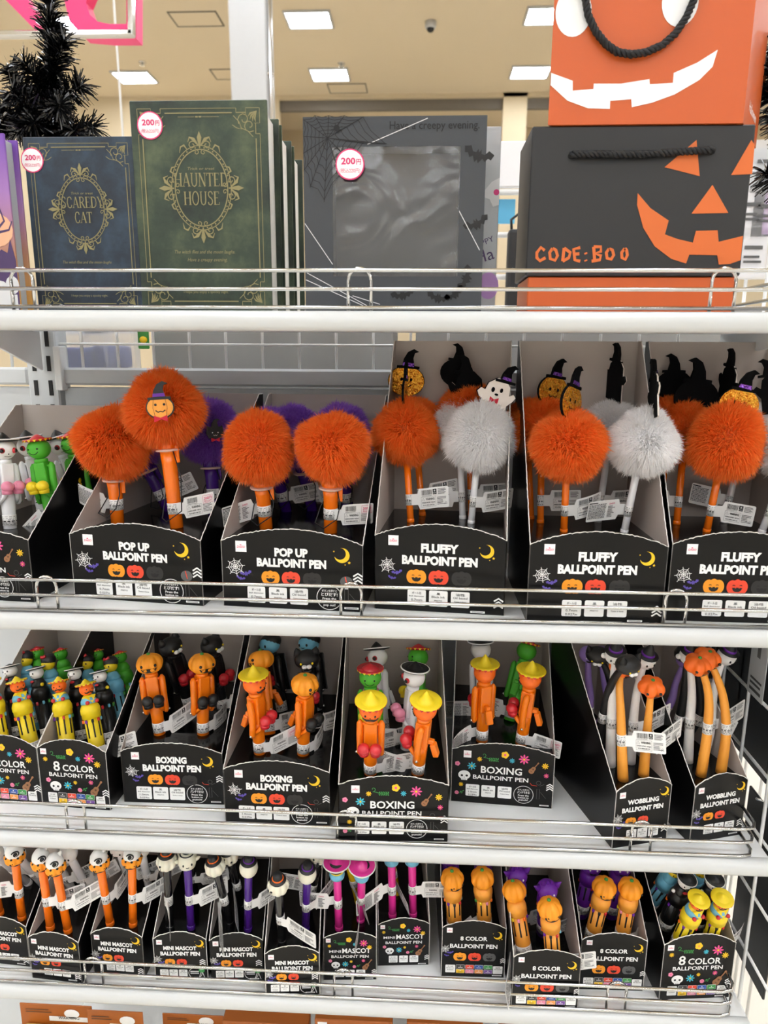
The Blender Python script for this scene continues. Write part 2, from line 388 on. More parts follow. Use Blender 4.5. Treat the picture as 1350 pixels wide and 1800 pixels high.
# white pillar with a steel conduit
YP = 4.8
a, b = at(404, 100, YP), at(468, 100, YP)
pl = thing('pillar', 'white square pillar rising behind the green book', 'pillar', TR((a[0]+b[0])/2, YP+.14, 0))
obj('shaft', MB().box((0, 0, ZC/2), (b[0]-a[0], .28, ZC), 'pillar_white', .006), pl)
obj('plinth', MB().box((0, 0, .1), (b[0]-a[0]+.02, .30, .2), 'wall_dark', .004), pl)
c = at(474, 100, YP)
cd = thing('conduit', 'slim steel conduit running up the right of the pillar', 'pipe', TR(c[0], YP+.02, 0))
obj('pipe', MB().tube([(0, 0, 0), (0, 0, ZC)], .016, 'pen_metal', 10), cd)
for z in (1.0, 2.1, 3.0, 3.36): obj('clamp', MB().box((0, .0, z), (.05, .03, .02), 'pen_metal', .004), cd)
# thin hanging pole
YH = 2.6; c = at(206, 90, YH)
hp = thing('hanging_pole', 'thin white pole hanging below the pink sign', 'pole', TR(c[0], YH, 0))
obj('rod', MB().tube([(0, 0, 1.2), (0, 0, ZC)], .005, 'wire_white', 8), hp); obj('foot', MB().lathe([(.1, 0), (.1, .01), (.006, .02), (.005, 1.2)], 'wire_white', 16), hp)
# pink letter sign with chrome frame (seen from behind, so the letters are mirrored)
YS = 1.7
def sp(px, py, Y=YS): q = at(px, py, Y); return (q[0], q[2])
sg = thing('letter_sign', 'hanging pink letter sign with a chrome frame at top left', 'sign', TR(*at(120, 40, YS)))
o_ = at(120, 40, YS)
def rel(P): return [(x-o_[0], z-o_[2]) for x, z in P]
Dout = [(262, 77), (262, -75), (190, -75), (150, -68), (125, -45), (113, 0), (120, 28), (138, 54), (165, 72), (195, 77)]
Din = [(224, 42), (224, -40), (192, -40), (170, -30), (155, -10), (150, 8), (156, 24), (170, 38), (188, 42)]
def band(outer, inner, y0, y1, m):
    vs = []; fs = []
    n = len(outer)
    for y in (y0, y1):
        vs += [(x, y, z) for x, z in outer]+[(x, y, z) for x, z in inner]
    k = 2*n
    for i in range(n):
        j = (i+1) % n
        fs += [(i, j, n+j, n+i), (k+i, k+n+i, k+n+j, k+j), (i, k+i, k+j, j), (n+i, n+j, k+n+j, k+n+i)]
    return MB().add(vs, fs, m)
Dout2 = [(240, 68), (240, -75), (190, -75), (150, -68), (125, -45), (113, 0), (122, 38), (146, 64), (190, 68)]
Din2 = [(222, 42), (222, -40), (192, -40), (172, -30), (158, -12), (151, 5), (158, 26), (172, 38), (192, 42)]
obj('letter_d', band(rel([sp(*q) for q in Dout2]), rel([sp(*q) for q in Din2]), 0, .05, 'sign_pink'), sg)
obj('letter_a', MB().prism(rel([sp(*q) for q in ((72, 63), (80, 56), (80, 42), (50, 0), (20, -42), (-20, -42), (10, 0))]), 0, .05, 'sign_pink'), sg)
fp = rel([sp(*q) for q in ((-120, 70), (238, 67), (236, -90))])
fb = MB()
for (x0, z0), (x1, z1) in ((fp[0], fp[1]), (fp[1], fp[2])):
    dx, dz = x1-x0, z1-z0; L_ = math.hypot(dx, dz)
    fb.box((0, 0, 0), (L_+.014, .03, .016), 'chrome', .003, Matrix.Translation(((x0+x1)/2, -.03, (z0+z1)/2)) @ Matrix.Rotation(-math.atan2(dz, dx), 4, 'Y'))
obj('chrome_frame', fb, sg)
hw = MB()
for q in ((-60, -40), (200, -75)):
    x, z = rel([sp(*q)])[0]; hw.tube([(x, .02, z), (x, .02, ZC-o_[2])], .003, 'pen_metal', 6)
obj('hanging_wire', hw, sg)

# ================================================================== THE SHELF UNIT
XL, XR = -.527, .397
ZS = {1: 1.462, 2: 1.147, 3: .877, 4: .662, 5: .395}
BACK = .285
LIPH = .0195
lip_prof = [(.012, 0), (.004, -.0002), (.0008, -.002), (-.0012, -.006), (-.0018, -.010), (-.0010, -.0145), (.0012, -.018), (.005, -.0195), (.012, -.0195)]
def lip_mesh(x0, x1):
    n = len(lip_prof); vs = [(x, y, z) for x in (x0, x1) for y, z in lip_prof]
    fs = [(i, (i+1) % n, n+(i+1) % n, n+i) for i in range(n)]
    b = MB().add(vs, fs, 'lip_white', True); b.add(vs, [tuple(range(n)), tuple(range(2*n-1, n-1, -1))], 'lip_white'); return b
loops = {1: ((612, 652, 500), (18, 57, 500), (1250, 1297, 500)), 2: ((62, 102, 1050), (597, 637, 1060), (1167, 1208, 1075)), 3: ((115, 150, 1440), (592, 626, 1470), (1108, 1144, 1490)),
         4: ((148, 182, 1725), (588, 619, 1750), (1068, 1098, 1770)), 5: ()}
snm = {1: 'top white shelf with chrome rail under the books and gift boxes', 2: 'second white shelf with chrome rail under the fluffy pom-pom pens',
       3: 'third white shelf with chrome rail under the boxing and wobbling pens', 4: 'fourth white shelf with chrome rail under the mini mascot pens', 5: 'lowest white shelf holding the orange packets'}
for k, z in ZS.items():
    sh = thing('shelf', snm[k], 'shelf', TR((XL+XR)/2, 0, z), 'white display shelves')
    x0, x1 = XL-(XL+XR)/2, XR-(XL+XR)/2
    xa = x0-.25                                                       # the neighbouring bay's run goes on to the left
    obj('board', MB().box(((x0+x1)/2, (.009+BACK-.004)/2, -.006), (x1-x0, BACK-.013, .012), 'shelf_white', .001), sh)
    obj('front_lip', lip_mesh(x0, x1), sh)
    yr = .006
    for i, h in enumerate((.037, .020, .0030)):
        path = [(x0+.004, .02, h), (x0+.006, yr, h), (x1-.034, yr, h), (x1-.022, yr+.003, h), (x1-.017, yr+.012, h), (x1-.016, BACK-.04, h)] if i < 2 or k >= 3 else [(x0+.004, yr, h), (x1-.004, yr, h)]
        obj('rail_wire', MB().tube(path, .0019, 'chrome', 8), sh)
    for (pa, pb, py) in loops[k]:
        q0, q1 = at(pa, py, .008), at(pb, py, .008); c = (q0[0]+q1[0])/2-(XL+XR)/2; hw_ = max(.011, (q1[0]-q0[0])/2-.002)
        pth = [(c-hw_, .0098, 0), (c-hw_, .0098, .028)]+[(c+hw_*math.cos(math.radians(t)), .0098, .028+.0115*math.sin(math.radians(t))) for t in range(180, -1, -20)]+[(c+hw_, .0098, .028), (c+hw_, .0098, 0)]
        obj('rail_loop', MB().tube(pth, .0017, 'chrome', 8), sh)
    for sx in (x0+.002, x1-.002):                                     # bracket arms under the board
        prof = [(.03, -.0125), (BACK-.004, -.0125), (BACK-.004, -.065), (.18, -.034), (.03, -.024)]
        n = len(prof); vs = [(sx+dx, y, zz) for dx in (-.0018, .0018) for y, zz in prof]
        obj('bracket', MB().add(vs, [tuple(range(n)), tuple(range(2*n-1, n-1, -1))]+[(i, (i+1) % n, n+(i+1) % n, n+i) for i in range(n)], 'shelf_white'), sh)
# rear frame: posts, rail, panel
fr_ = thing('rear_frame', 'white slotted upright posts and grey back panel of the shelf unit', 'shelf frame', TR(0, BACK, 0))
for xc, w_ in ((-.528, .044), (.428, .018)):
    po = obj('upright_post', MB().box((xc, .02, .735), (w_, .035, 1.47), 'panel_grey', .002), fr_)
    zt_ = [1.49-.0335*i for i in range(42)]
    for s_ in (-1, 1):
        m_ = MB()
        for zz in zt_: m_.box((xc+s_*w_*.24, .0018, zz-.05), (.0052, .0016, .021), 'slot_dark')
        q = obj('slots', m_, po)
obj('front_strip', MB().box((-.5015, .004, 1.40), (.010, .02, .06), 'shelf_white', .001), fr_)
pz = 1.376
obj('cross_rail', MB().box((-.05, .012, 1.389), (.905, .02, .024), 'panel_grey', .003), fr_)
obj('back_panel', MB().box((-.05, .016, pz/2), (.905, .012, pz-.004), 'panel_grey', .001), fr_)
obj('back_panel', MB().box((-.80, .016, pz/2), (.50, .012, pz-.004), 'panel_grey', .001), fr_)
obj('cross_rail', MB().box((-.80, .012, 1.389), (.50, .02, .024), 'panel_grey', .003), fr_)
# rear wire grid
gr = thing('wire_grid', 'white wire grid panel behind the second shelf', 'wire grid', TR(0, BACK+.016, 0))
x0 = float(at(428/3, 600, BACK+.016)[0]); sp_ = .0513
vw = MB().tube([(0, 0, 1.400), (0, 0, 1.50)], .0021, 'wire_white', 6).mesh('wire')
for i in range(-9, 17):
    x = x0+i*sp_
    if -.552 < x < -.50: continue
    obj('wire', vw, gr, Matrix.Translation((x, 0, 0)))
for zz in (1.4335, 1.485): obj('wire', MB().tube([(-.95, -.003, zz), (.41, -.003, zz)], .0021, 'wire_white', 6), gr)
# wire side panel at the right end
XS = .416
sd = thing('wire_side_panel', 'white wire grid side panel at the right end of the shelves', 'wire grid', TR(XS, 0, 0))
for i in range(5): obj('wire', MB().tube([(0, -.005+.0715*i, .02), (0, -.005+.0715*i, 1.44)], .0021, 'wire_white', 6), sd)
for i in range(18): obj('wire', MB().tube([(.003, -.005, .06+.0795*i), (.003, .285, .06+.0795*i)], .0021, 'wire_white', 6), sd)
obj('edge_frame', MB().tube([(0, -.012, .01), (0, -.012, 1.44), (0, .29, 1.44), (0, .29, .01)], .004, 'wire_white', 8), sd)

# ================================================================== CARTONS
def pumpkin_icon(x, y, w, m, L=1, face='ink_black'):
    a = Art(); h = w*.36
    for dx in (-.24, .24, -.1, .1): a.disc(x+dx*w, y, w*.27, m, L, h)
    a.disc(x, y+h*.12, w*.22, m, L, h*1.02)
    for s_ in (-1, 1): a.line(arcpts(x+s_*.17*w, y+.04*w, .06*w, 20, 160, 6), w*.035, face, L+1)
    a.poly([(x-.25*w, y-.04*w), (x-.1*w, y-.02*w), (x+.1*w, y-.02*w), (x+.25*w, y-.04*w), (x+.19*w, y-.18*w), (x+.08*w, y-.25*w), (x-.08*w, y-.25*w), (x-.19*w, y-.18*w)], face, L+1)
    for dx in (-.11, .07): a.rect(x+dx*w, y-.06*w, x+(dx+.05)*w, y-.02*w, m, L+2)
    return a
def web_icon(x, y, r):
    a = Art(); n = 8; S = [(r*random.uniform(.85, 1.15)) for _ in range(n)]; ang = [2*math.pi*(k+.2)/n for k in range(n)]
    for k in range(n): a.line([(x, y), (x+S[k]*math.cos(ang[k]), y+S[k]*math.sin(ang[k]))], r*.055, 'ink_white')
    for q in (.28, .52, .78):
        for k in range(n):
            p = (x+S[k]*q*math.cos(ang[k]), y+S[k]*q*math.sin(ang[k])); k2 = (k+1) % n
            p2 = (x+S[k2]*q*math.cos(ang[k2]), y+S[k2]*q*math.sin(ang[k2])); m = ((p[0]+p2[0])/2*.88+x*.12, (p[1]+p2[1])/2*.88+y*.12)
            a.line([p, m, p2], r*.05, 'ink_white')
    return a
def bat_poly(x, y, w, rot=0, flip=1):
    P = [(0, .12), (.05, .22), (.09, .1), (.2, .1), (.3, .25), (.5, .18), (.44, .0), (.34, .02), (.26, -.1), (.16, -.03), (.06, -.2), (0, -.1)]
    P = P+[(-a, b) for a, b in P[-2:0:-1]]; c, s = math.cos(rot), math.sin(rot)
    return [(x+(a*c-b*s)*w, y+(a*s+b*c)*w) for a, b in P]
def moon_icon(x, y, r):
    a = Art(); o = arcpts(0, 0, r, 100, -160, 18); i = arcpts(-.28*r, .22*r, r*.80, -150, 78, 16)
    a.poly([(x+p*1, y+q) for p, q in o+i], 'ink_yellow')
    def star(cx, cy, rr): a.poly([(cx+(rr if k % 2 == 0 else rr*.45)*math.sin(k*math.pi/5), cy+(rr if k % 2 == 0 else rr*.45)*math.cos(k*math.pi/5)) for k in range(10)], 'ink_yellow')
    star(x+.95*r, y-.95*r, .22*r); star(x-1.05*r, y+.5*r, .13*r); star(x+.42*r, y-1.25*r, .11*r); return a
def logo(x, y, s):
    a = Art(); a.rect(x-s/2, y-s/2, x+s/2, y+s/2, 'sticker'); a.text('DAISO', x, y-.04*s, s*.2, 'price_pink', w=s*.72, bold=.02, L=2, shear=.15)
    a.disc(x-.02*s, y+.13*s, s*.09, 'price_pink', 2, s*.045); return a
def info(x, y, w, h, head, lines):
    a = Art(); a.rect(x-w/2, y-h/2, x+w/2, y+h/2, 'ink_white', 1, r=min(w, h)*.09)
    if head: a.text(head, x, y+h*.30, h*.13, 'ink_black', w=w*(.2 if len(head) == 1 else .5), bold=.01, L=2)
    for k, (t, hh, ww) in enumerate(lines): a.text(t, x, y+h*(.11-.24*k), h*hh, 'ink_black', w=w*ww, bold=.01, L=2)
    return a
def chips(x0, x1, y, h):
    a = Art(); cols = [['ink_smoke', 'ink_red', 'ink_blue', 'ink_green'], ['ink_yellow', 'ink_rose', 'ink_apricot', 'ink_lav']]
    w = (x1-x0)/4
    for r in range(2):
        for k in range(4):
            yy = y+(h*.27 if r == 0 else -h*.27); a.rect(x0+w*k+.04*w, yy-h*.24, x0+w*(k+1)-.04*w, yy+h*.24, 'ink_white', 1, r=h*.05); a.rect(x0+w*k+.06*w, yy-h*.22, x0+w*(k+1)-.06*w, yy+h*.22, cols[r][k], 2, r=h*.05)
            a.rect(x0+w*k+.25*w, yy-h*.1, x0+w*(k+1)-.25*w, yy-h*.05, 'ink_white' if cols[r][k] != 'ink_yellow' else 'ink_black', 3); a.disc(x0+w*(k+.5), yy+h*.08, h*.05, 'ink_white', 3, n=8)
    return a
def arrows(x, y, s):
    a = Art()
    for k in range(3): a.line([(x-s, y+(k-1)*s*.75-s*.42), (x, y+(k-1)*s*.75+s*.25), (x+s, y+(k-1)*s*.75-s*.42)], s*.36, 'ink_white')
    return a
def flower(x, y, r, m, mc='ink_yellow', n=8):
    a = Art()
    for k in range(n):
        t = 2*math.pi*k/n; a.disc(x+r*.6*math.cos(t), y+r*.6*math.sin(t), r*.42, m, 1, r*.17, 8, t)
    a.disc(x, y, r*.22, mc, 2, n=8); return a
def round_flower(x, y, r, m, mc):
    a = Art()
    for k in range(5):
        t = 2*math.pi*k/5; a.disc(x+r*.5*math.cos(t), y+r*.5*math.sin(t), r*.52, m, 1, n=10)
    a.disc(x, y, r*.33, mc, 2, n=10); return a
def skull_icon(x, y, r):
    a = Art(); a.disc(x, y, r, 'ink_white', 1, r*.82, 20); a.rect(x-r*.5, y-r*.95, x+r*.5, y-r*.4, 'ink_white', 1, r=r*.1)
    for s_ in (-1, 1): a.disc(x+s_*r*.4, y-.1*r, r*.2, 'ink_black', 2, n=10)
    a.disc(x, y-.42*r, r*.07, 'ink_black', 2, n=6)
    for s_ in (-.2, 0, .2): a.line([(x+s_*r, y-.92*r), (x+s_*r, y-.66*r)], r*.05, 'ink_black', 2)
    return a
def guitar_icon(x, y, s, rot=-.6):
    a = Art(); c, sn = math.cos(rot), math.sin(rot)
    def T(p, q): return (x+(p*c-q*sn)*s, y+(p*sn+q*c)*s)
    P = [T(p, q) for p, q in arcpts(0, -.55, .42, 150, 390, 14)+arcpts(0, -.02, .32, -20, 200, 12)]
    a.poly(P, 'ink_brown'); a.poly([T(-.07, .2), T(.07, .2), T(.07, 1.0), T(-.07, 1.0)], 'ink_brown', 2); a.poly([T(-.12, 1.0), T(.12, 1.0), T(.1, 1.25), T(-.1, 1.25)], 'ink_brown', 2)
    q = T(0, -.12); a.disc(q[0], q[1], s*.13, 'ink_darkbrown', 3, n=10); a.poly([T(-.17, -.62), T(.17, -.62), T(.17, -.55), T(-.17, -.55)], 'ink_darkbrown', 3); return a
def vine_icon(x, y, s):
    a = Art(); st = spiral(x-.75*s, y+.2*s, .08*s, .28*s, 200, -100, 12)+[(x-.4*s, y-.15*s), (x, y-.3*s), (x+.4*s, y-.35*s), (x+.95*s, y-.25*s)]
    a.line(st, s*.05, 'ink_green')
    for k in range(6):
        px = x-.15*s+k*.19*s
        for sg_ in (-1, 1): a.disc(px+.06*s, y-.3*s+sg_*.14*s, .13*s, 'ink_green', 1, .045*s, 8, sg_*1.0)
    return a
def rose_icon(x, y, s):
    a = Art(); a.disc(x, y, .5*s, 'ink_rose', n=10); a.ring(x, y, .25*s, .08*s, 'ink_magenta', 2, n=10); a.line([(x+.6*s, y-.1*s), (x+1.4*s, y+.5*s)], .1*s, 'ink_green')
    for p in ((.9, .35), (1.2, 0), (1.5, .55)): a.disc(x+p[0]*s, y+p[1]*s, .24*s, 'ink_green', 1, .1*s, 8, .7)
    return a
def callout(x, y, r, last):
    a = Art(); a.ring(x, y, r, r*.05, 'ink_white'); a.text('ボタンを押すと', x, y+r*.55, r*.17, 'ink_white', w=r*1.2, bold=.01); a.text('パンチできる!' if 'punch' in last else 'とびだす!', x, y+r*.25, r*.24, 'ink_white', w=r*1.3, bold=.02)
    for k, t in enumerate(('Press the', 'button to', last)): a.text(t, x, y-r*(.08+.26*k), r*.19, 'ink_white', w=r*(1.1 if k < 2 else .95), bold=.02)
    return a
def pen_outline(x, y, s, pom=False):
    a = Art(); g = 'ink_midgrey'
    if pom: a.disc(x, y+.7*s, .42*s, 'ink_midgrey', 1, .38*s); a.line([(x-.08*s, y+1.05*s), (x+.05*s, y+.5*s)], .06*s, 'ink_red', 2); a.rect(x-.12*s, y+.2*s, x+.12*s, y+.34*s, 'ink_ghost', 2)
    else: a.ring(x, y+.8*s, .2*s, .03*s, g, n=12); a.line([(x-.12*s, y+.5*s), (x-.6*s, y+.55*s), (x-.75*s, y+.75*s)], .04*s, 'ink_red'); a.line([(x+.12*s, y+.5*s), (x+.5*s, y+.7*s)], .03*s, g)
    a.line([(x-.12*s, y+.2*s), (x-.12*s, y-.8*s), (x+.12*s, y-.8*s), (x+.12*s, y+.2*s)], .03*s, g, 1, True); a.line([(x+.2*s, y-.1*s), (x+.7*s, y-.7*s)], .025*s, g); return a
def title(t1, t2, w, h, y1, y2, h1, h2, w1, w2, bold=.045):
    return Art().text(t1, 0, y1, h1, 'ink_white', w=w1, bold=bold), Art().text(t2, 0, y2, h2, 'ink_white', w=w2, bold=bold)
I3 = [('ボール径', [('Ball diameter', .09, .82), ('{}', .15, .6)]), ('黒', [('Black ink', .14, .72), ('PRETO', .09, .42)]), ('油性', [('Oil based', .14, .76), ('Tinta à base', .09, .66)])]
def info3(w, h, xs, y, iw, ih, dia):
    R = []
    for x, (hd, ls) in zip(xs, I3):
        L_ = [(t.format(dia), a, b) for t, a, b in ls]
        if '{}' in I3[0][1][1][0] and hd == 'ボール径': L_.append(({'0.7mm': '0.027in', '1.0mm': '0.039in', '0.5mm': '0.019in'}[dia], .15, .62))
        R.append(('info_panel', info(x, y, iw, ih, hd, L_)))
    return R
def small(x, y, w): a = Art(); a.rect(x-w/2, y-w*.07, x+w/2, y+w*.07, 'ink_white'); a.rect(x-w*.4, y-w*.02, x+w*.4, y+w*.02, 'ink_midgrey', 2); return a

def art_halloween(t1, w, h, kind):
    """printed pieces of a halloween carton front; w, h of the panel in metres"""
    A = []
    wide = kind in ('fluffy', 'popup', 'boxing')
    if wide:
        k = w
        A.append(('logo_label', logo(-.355*k, h*.93 if kind != 'fluffy' else h*.95, .078*k)))
        ty = (.865, .705) if kind != 'fluffy' else (.865, .70)
        tw1 = {'FLUFFY': .285, 'POP UP': .235, 'BOXING': .30}[t1]
        th = .057 if kind == 'popup' else .066; a, b = title(t1, 'BALLPOINT PEN', w, h, h*ty[0], h*ty[1], th*k, th*k, tw1*k, (.49 if kind == 'popup' else .575)*k, .055)
        A += [('lettering', a), ('lettering', b)]
        A.append(('web_print', web_icon(-.40*k, h*.62, .066*k))); A.append(('bat_print', Art().poly(bat_poly(-.325*k, h*.515, .085*k, .2), 'ink_purple'))); A.append(('bat_print', Art().poly(bat_poly(-.365*k, h*.44, .065*k, -.25), 'ink_purple')))
        A.append(('moon_print', moon_icon(.355*k, h*.85, .053*k)))
        px = {'fluffy': (-.175, -.005, .17), 'popup': (-.15, -.005, .145), 'boxing': (-.17, .0, .17)}[kind]; pw = {'fluffy': .15, 'popup': .128, 'boxing': .148}[kind]
        for x, m in zip(px, ('ink_orange', 'ink_red', 'ink_grey')): A.append(('pumpkin_print', pumpkin_icon(x*k, h*.47, pw*k, m)))
        if kind == 'fluffy': A += info3(w, h, (-.17*k, -.003*k, .165*k), h*.185, .143*k, .215*h, '0.7mm'); A.append(('arrow_print', arrows(.455*k, h*.17, .035*k))); A.append(('small_print', small(.30*k, h*.03, .11*k)))
        else:
            A += info3(w, h, (-.255*k, -.10*k, .05*k) if kind == 'popup' else (-.29*k, -.125*k, .04*k), h*.20, .128*k if kind == 'popup' else .15*k, .25*h, '0.7mm' if kind == 'popup' else '1.0mm')
            cx = .265*k if kind == 'popup' else .235*k; A.append(('callout_print', callout(cx, h*.205, .088*k if kind == 'popup' else .10*k, 'pop out!' if kind == 'popup' else 'punch!')))
            A.append(('pen_drawing', pen_outline((.385 if kind == 'popup' else .37)*k, h*.30, .105*k, kind == 'popup'))); A.append(('arrow_print', arrows(.465*k, h*.52, .032*k))); A.append(('small_print', small(.42*k, h*.055, .10*k)))
    elif kind == 'eight':
        k = w
        A.append(('logo_label', logo(-.38*k, h*.96, .088*k))); a, b = title(t1, 'BALLPOINT PEN', w, h, h*.80, h*.645, .074*k, .074*k, .42*k, .74*k, .03); A += [('lettering', a), ('lettering', b)]
        A.append(('web_print', web_icon(-.44*k, h*.58, .075*k))); A.append(('bat_print', Art().poly(bat_poly(-.36*k, h*.50, .11*k, .2), 'ink_purple'))); A.append(('bat_print', Art().poly(bat_poly(-.42*k, h*.44, .08*k, -.2), 'ink_purple'))); A.append(('moon_print', moon_icon(.37*k, h*.87, .068*k)))
        for x, m in ((-.21, 'ink_orange'), (.02, 'ink_red'), (.25, 'ink_midgrey')): A.append(('pumpkin_print', pumpkin_icon(x*k, h*.42, .20*k, m)))
        A.append(('info_panel', info(-.355*k, h*.17, .155*k, .16*h, 'ボール径', [('Ball diameter', .10, .8), ('0.5mm', .14, .6)]))); A.append(('ink_chart', chips(-.27*k, .31*k, h*.17, .17*h))); A.append(('info_panel', info(.39*k, h*.16, .15*k, .16*h, '油性', [('Oil based', .14, .76)])))
        A.append(('arrow_print', arrows(.465*k, h*.36, .04*k))); A.append(('small_print', small(.38*k, h*.045, .15*k)))
    else:
        k = w; wob = kind == 'wobble'
        A.append(('logo_label', logo(-.38*k, h*.94, .105*k))); a, b = title(t1, 'BALLPOINT PEN', w, h, h*.80, h*.665, .082*k, .082*k, (.56 if wob else .62)*k, .74*k); A += [('lettering', a), ('lettering', b)]
        A.append(('web_print', web_icon(-.43*k, h*.52, .085*k))); A.append(('bat_print', Art().poly(bat_poly(-.36*k, h*.43, .13*k, .2), 'ink_purple'))); A.append(('bat_print', Art().poly(bat_poly(-.41*k, h*.36, .10*k, -.2), 'ink_purple'))); A.append(('moon_print', moon_icon(.37*k, h*.92, .078*k)))
        for x, m in ((-.20, 'ink_orange'), (.02, 'ink_red')): A.append(('pumpkin_print', pumpkin_icon(x*k, h*.45, .19*k, m)))
        if kind == 'mini': A += info3(w, h, (-.15*k, .03*k, .21*k), h*.215, .165*k, .17*h, '0.7mm'); A.append(('arrow_print', arrows(.43*k, h*.17, .055*k)))
        elif kind == 'mini2': A += info3(w, h, (-.32*k, -.145*k, .035*k), h*.18, .16*k, .17*h, '0.7mm'); A.append(('arrow_print', arrows(.41*k, h*.46, .055*k))); A.append(('callout_print', Art().ring(.265*k, h*.18, .125*k, .008*k, 'ink_white', ry=.13*h).rect(.17*k, h*.165, .33*k, h*.185, 'ink_ghost').rect(.17*k, h*.205, .33*k, h*.235, 'ink_ghost'))); A.append(('pen_drawing', Art().disc(.385*k, h*.25, .055*k, 'ink_green').rect(.35*k, h*.27, .42*k, h*.31, 'ink_ghost').line([(.37*k, h*.2), (.33*k, h*.06)], .012*k, 'ink_ghost').line([(.4*k, h*.2), (.44*k, h*.05)], .012*k, 'ink_ghost')))
        else: A += info3(w, h, (-.17*k, .03*k, .23*k), h*.215, .18*k, .17*h, '0.7mm'); A.append(('arrow_print', arrows(.43*k, h*.25, .055*k)))
        A.append(('small_print', small(.32*k, h*.06, .17*k)))
    return A
def art_fiesta(t1, w, h, kind):
    """printed pieces of a flower-decorated carton front"""
    k = w; A = []
    def F(nm, a): A.append((nm, a))
    if kind == 'boxing':
        F('logo_label', logo(-.345*k, h*.93, .075*k)); F('vine_print', vine_icon(-.12*k, h*.90, .085*k)); F('flower_print', round_flower(.02*k, h*.96, .038*k, 'ink_yellow', 'ink_pink')); F('flower_print', flower(.09*k, h*.86, .028*k, 'ink_cyan', 'ink_cyan'))
        F('flower_print', flower(.205*k, h*.90, .053*k, 'ink_pink')); F('flower_print', flower(.41*k, h*.80, .034*k, 'ink_yellow', 'ink_apricot')); F('flower_print', flower(-.225*k, h*.85, .026*k, 'ink_yellow')); F('flower_print', flower(.425*k, h*.62, .026*k, 'ink_pink'))
        F('flower_print', flower(-.30*k, h*.71, .044*k, 'ink_cyan')); F('flower_print', round_flower(-.44*k, h*.74, .026*k, 'ink_rose', 'ink_pink')); F('skull_print', skull_icon(-.37*k, h*.53, .06*k)); F('guitar_print', guitar_icon(.30*k, h*.74, .066*k))
        F('lettering', Art().text(t1, -.01*k, h*.66, .075*k, 'ink_white', w=.40*k, bold=.022)); F('lettering', Art().text('BALLPOINT PEN', -.015*k, h*.51, .046*k, 'ink_white', w=.54*k, bold=.018))
        A.extend(info3(w, h, (-.285*k, -.13*k, .03*k), h*.245, .135*k, .225*h, '1.0mm')); F('callout_print', callout(.215*k, h*.23, .095*k, 'punch!')); F('pen_drawing', pen_outline(.355*k, h*.32, .11*k)); F('arrow_print', arrows(.465*k, h*.41, .032*k))
        F('rose_print', rose_icon(-.44*k, h*.18, .042*k)); F('flower_print', flower(-.40*k, h*.345, .024*k, 'ink_yellow')); F('small_print', small(.42*k, h*.05, .09*k))
    else:
        F('logo_label', logo(-.405*k, h*.96, .088*k)); F('vine_print', vine_icon(-.2*k, h*.92, .12*k)); F('flower_print', round_flower(-.02*k, h*.975, .055*k, 'ink_yellow', 'ink_apricot')); F('flower_print', flower(.09*k, h*.865, .038*k, 'ink_cyan', 'ink_cyan'))
        F('flower_print', flower(.255*k, h*.89, .078*k, 'ink_pink')); F('flower_print', flower(.365*k, h*.79, .05*k, 'ink_yellow')); F('flower_print', flower(-.385*k, h*.83, .036*k, 'ink_yellow'))
        if kind == 'eight':
            F('lettering', Art().text('8', -.23*k, h*.725, .15*k, 'ink_white', bold=.015)); F('lettering', Art().text('COLOR', .085*k, h*.70, .10*k, 'ink_white', w=.46*k, bold=.02))
        else: F('lettering', Art().text('MINI', -.28*k, h*.70, .055*k, 'ink_white', w=.22*k, bold=.015)); F('lettering', Art().text('MASCOT', .12*k, h*.715, .105*k, 'ink_white', w=.53*k, bold=.02))
        F('lettering', Art().text('BALLPOINT PEN', .0*k, h*.575, .062*k, 'ink_white', w=.70*k, bold=.018))
        F('flower_print', round_flower(-.37*k, h*.47, .036*k, 'ink_rose', 'ink_pink')); F('skull_print', skull_icon(-.27*k, h*.375, .082*k)); F('flower_print', flower(-.09*k, h*.39, .062*k, 'ink_cyan')); F('flower_print', flower(.02*k, h*.45, .03*k, 'ink_yellow'))
        F('flower_print', flower(.25*k, h*.47, .036*k, 'ink_pink')); F('rose_print', rose_icon(.08*k, h*.325, .066*k)); F('guitar_print', guitar_icon(.32*k, h*.36, .125*k)); F('arrow_print', arrows(.455*k, h*.30 if kind == 'eight' else h*.2, .048*k))
        if kind == 'eight':
            F('info_panel', info(-.33*k, h*.165, .135*k, .17*h, 'ボール径', [('Ball diameter', .10, .8), ('0.5mm', .14, .6)])); F('ink_chart', chips(-.25*k, .29*k, h*.165, .18*h)); F('info_panel', info(.37*k, h*.155, .13*k, .16*h, '油性', [('Oil based', .14, .76)]))
        else: A.extend(info3(w, h, (-.20*k, 0, .2*k), h*.165, .17*k, .17*h, '0.7mm'))
        F('small_print', small(.36*k, h*.04, .15*k))
    return A

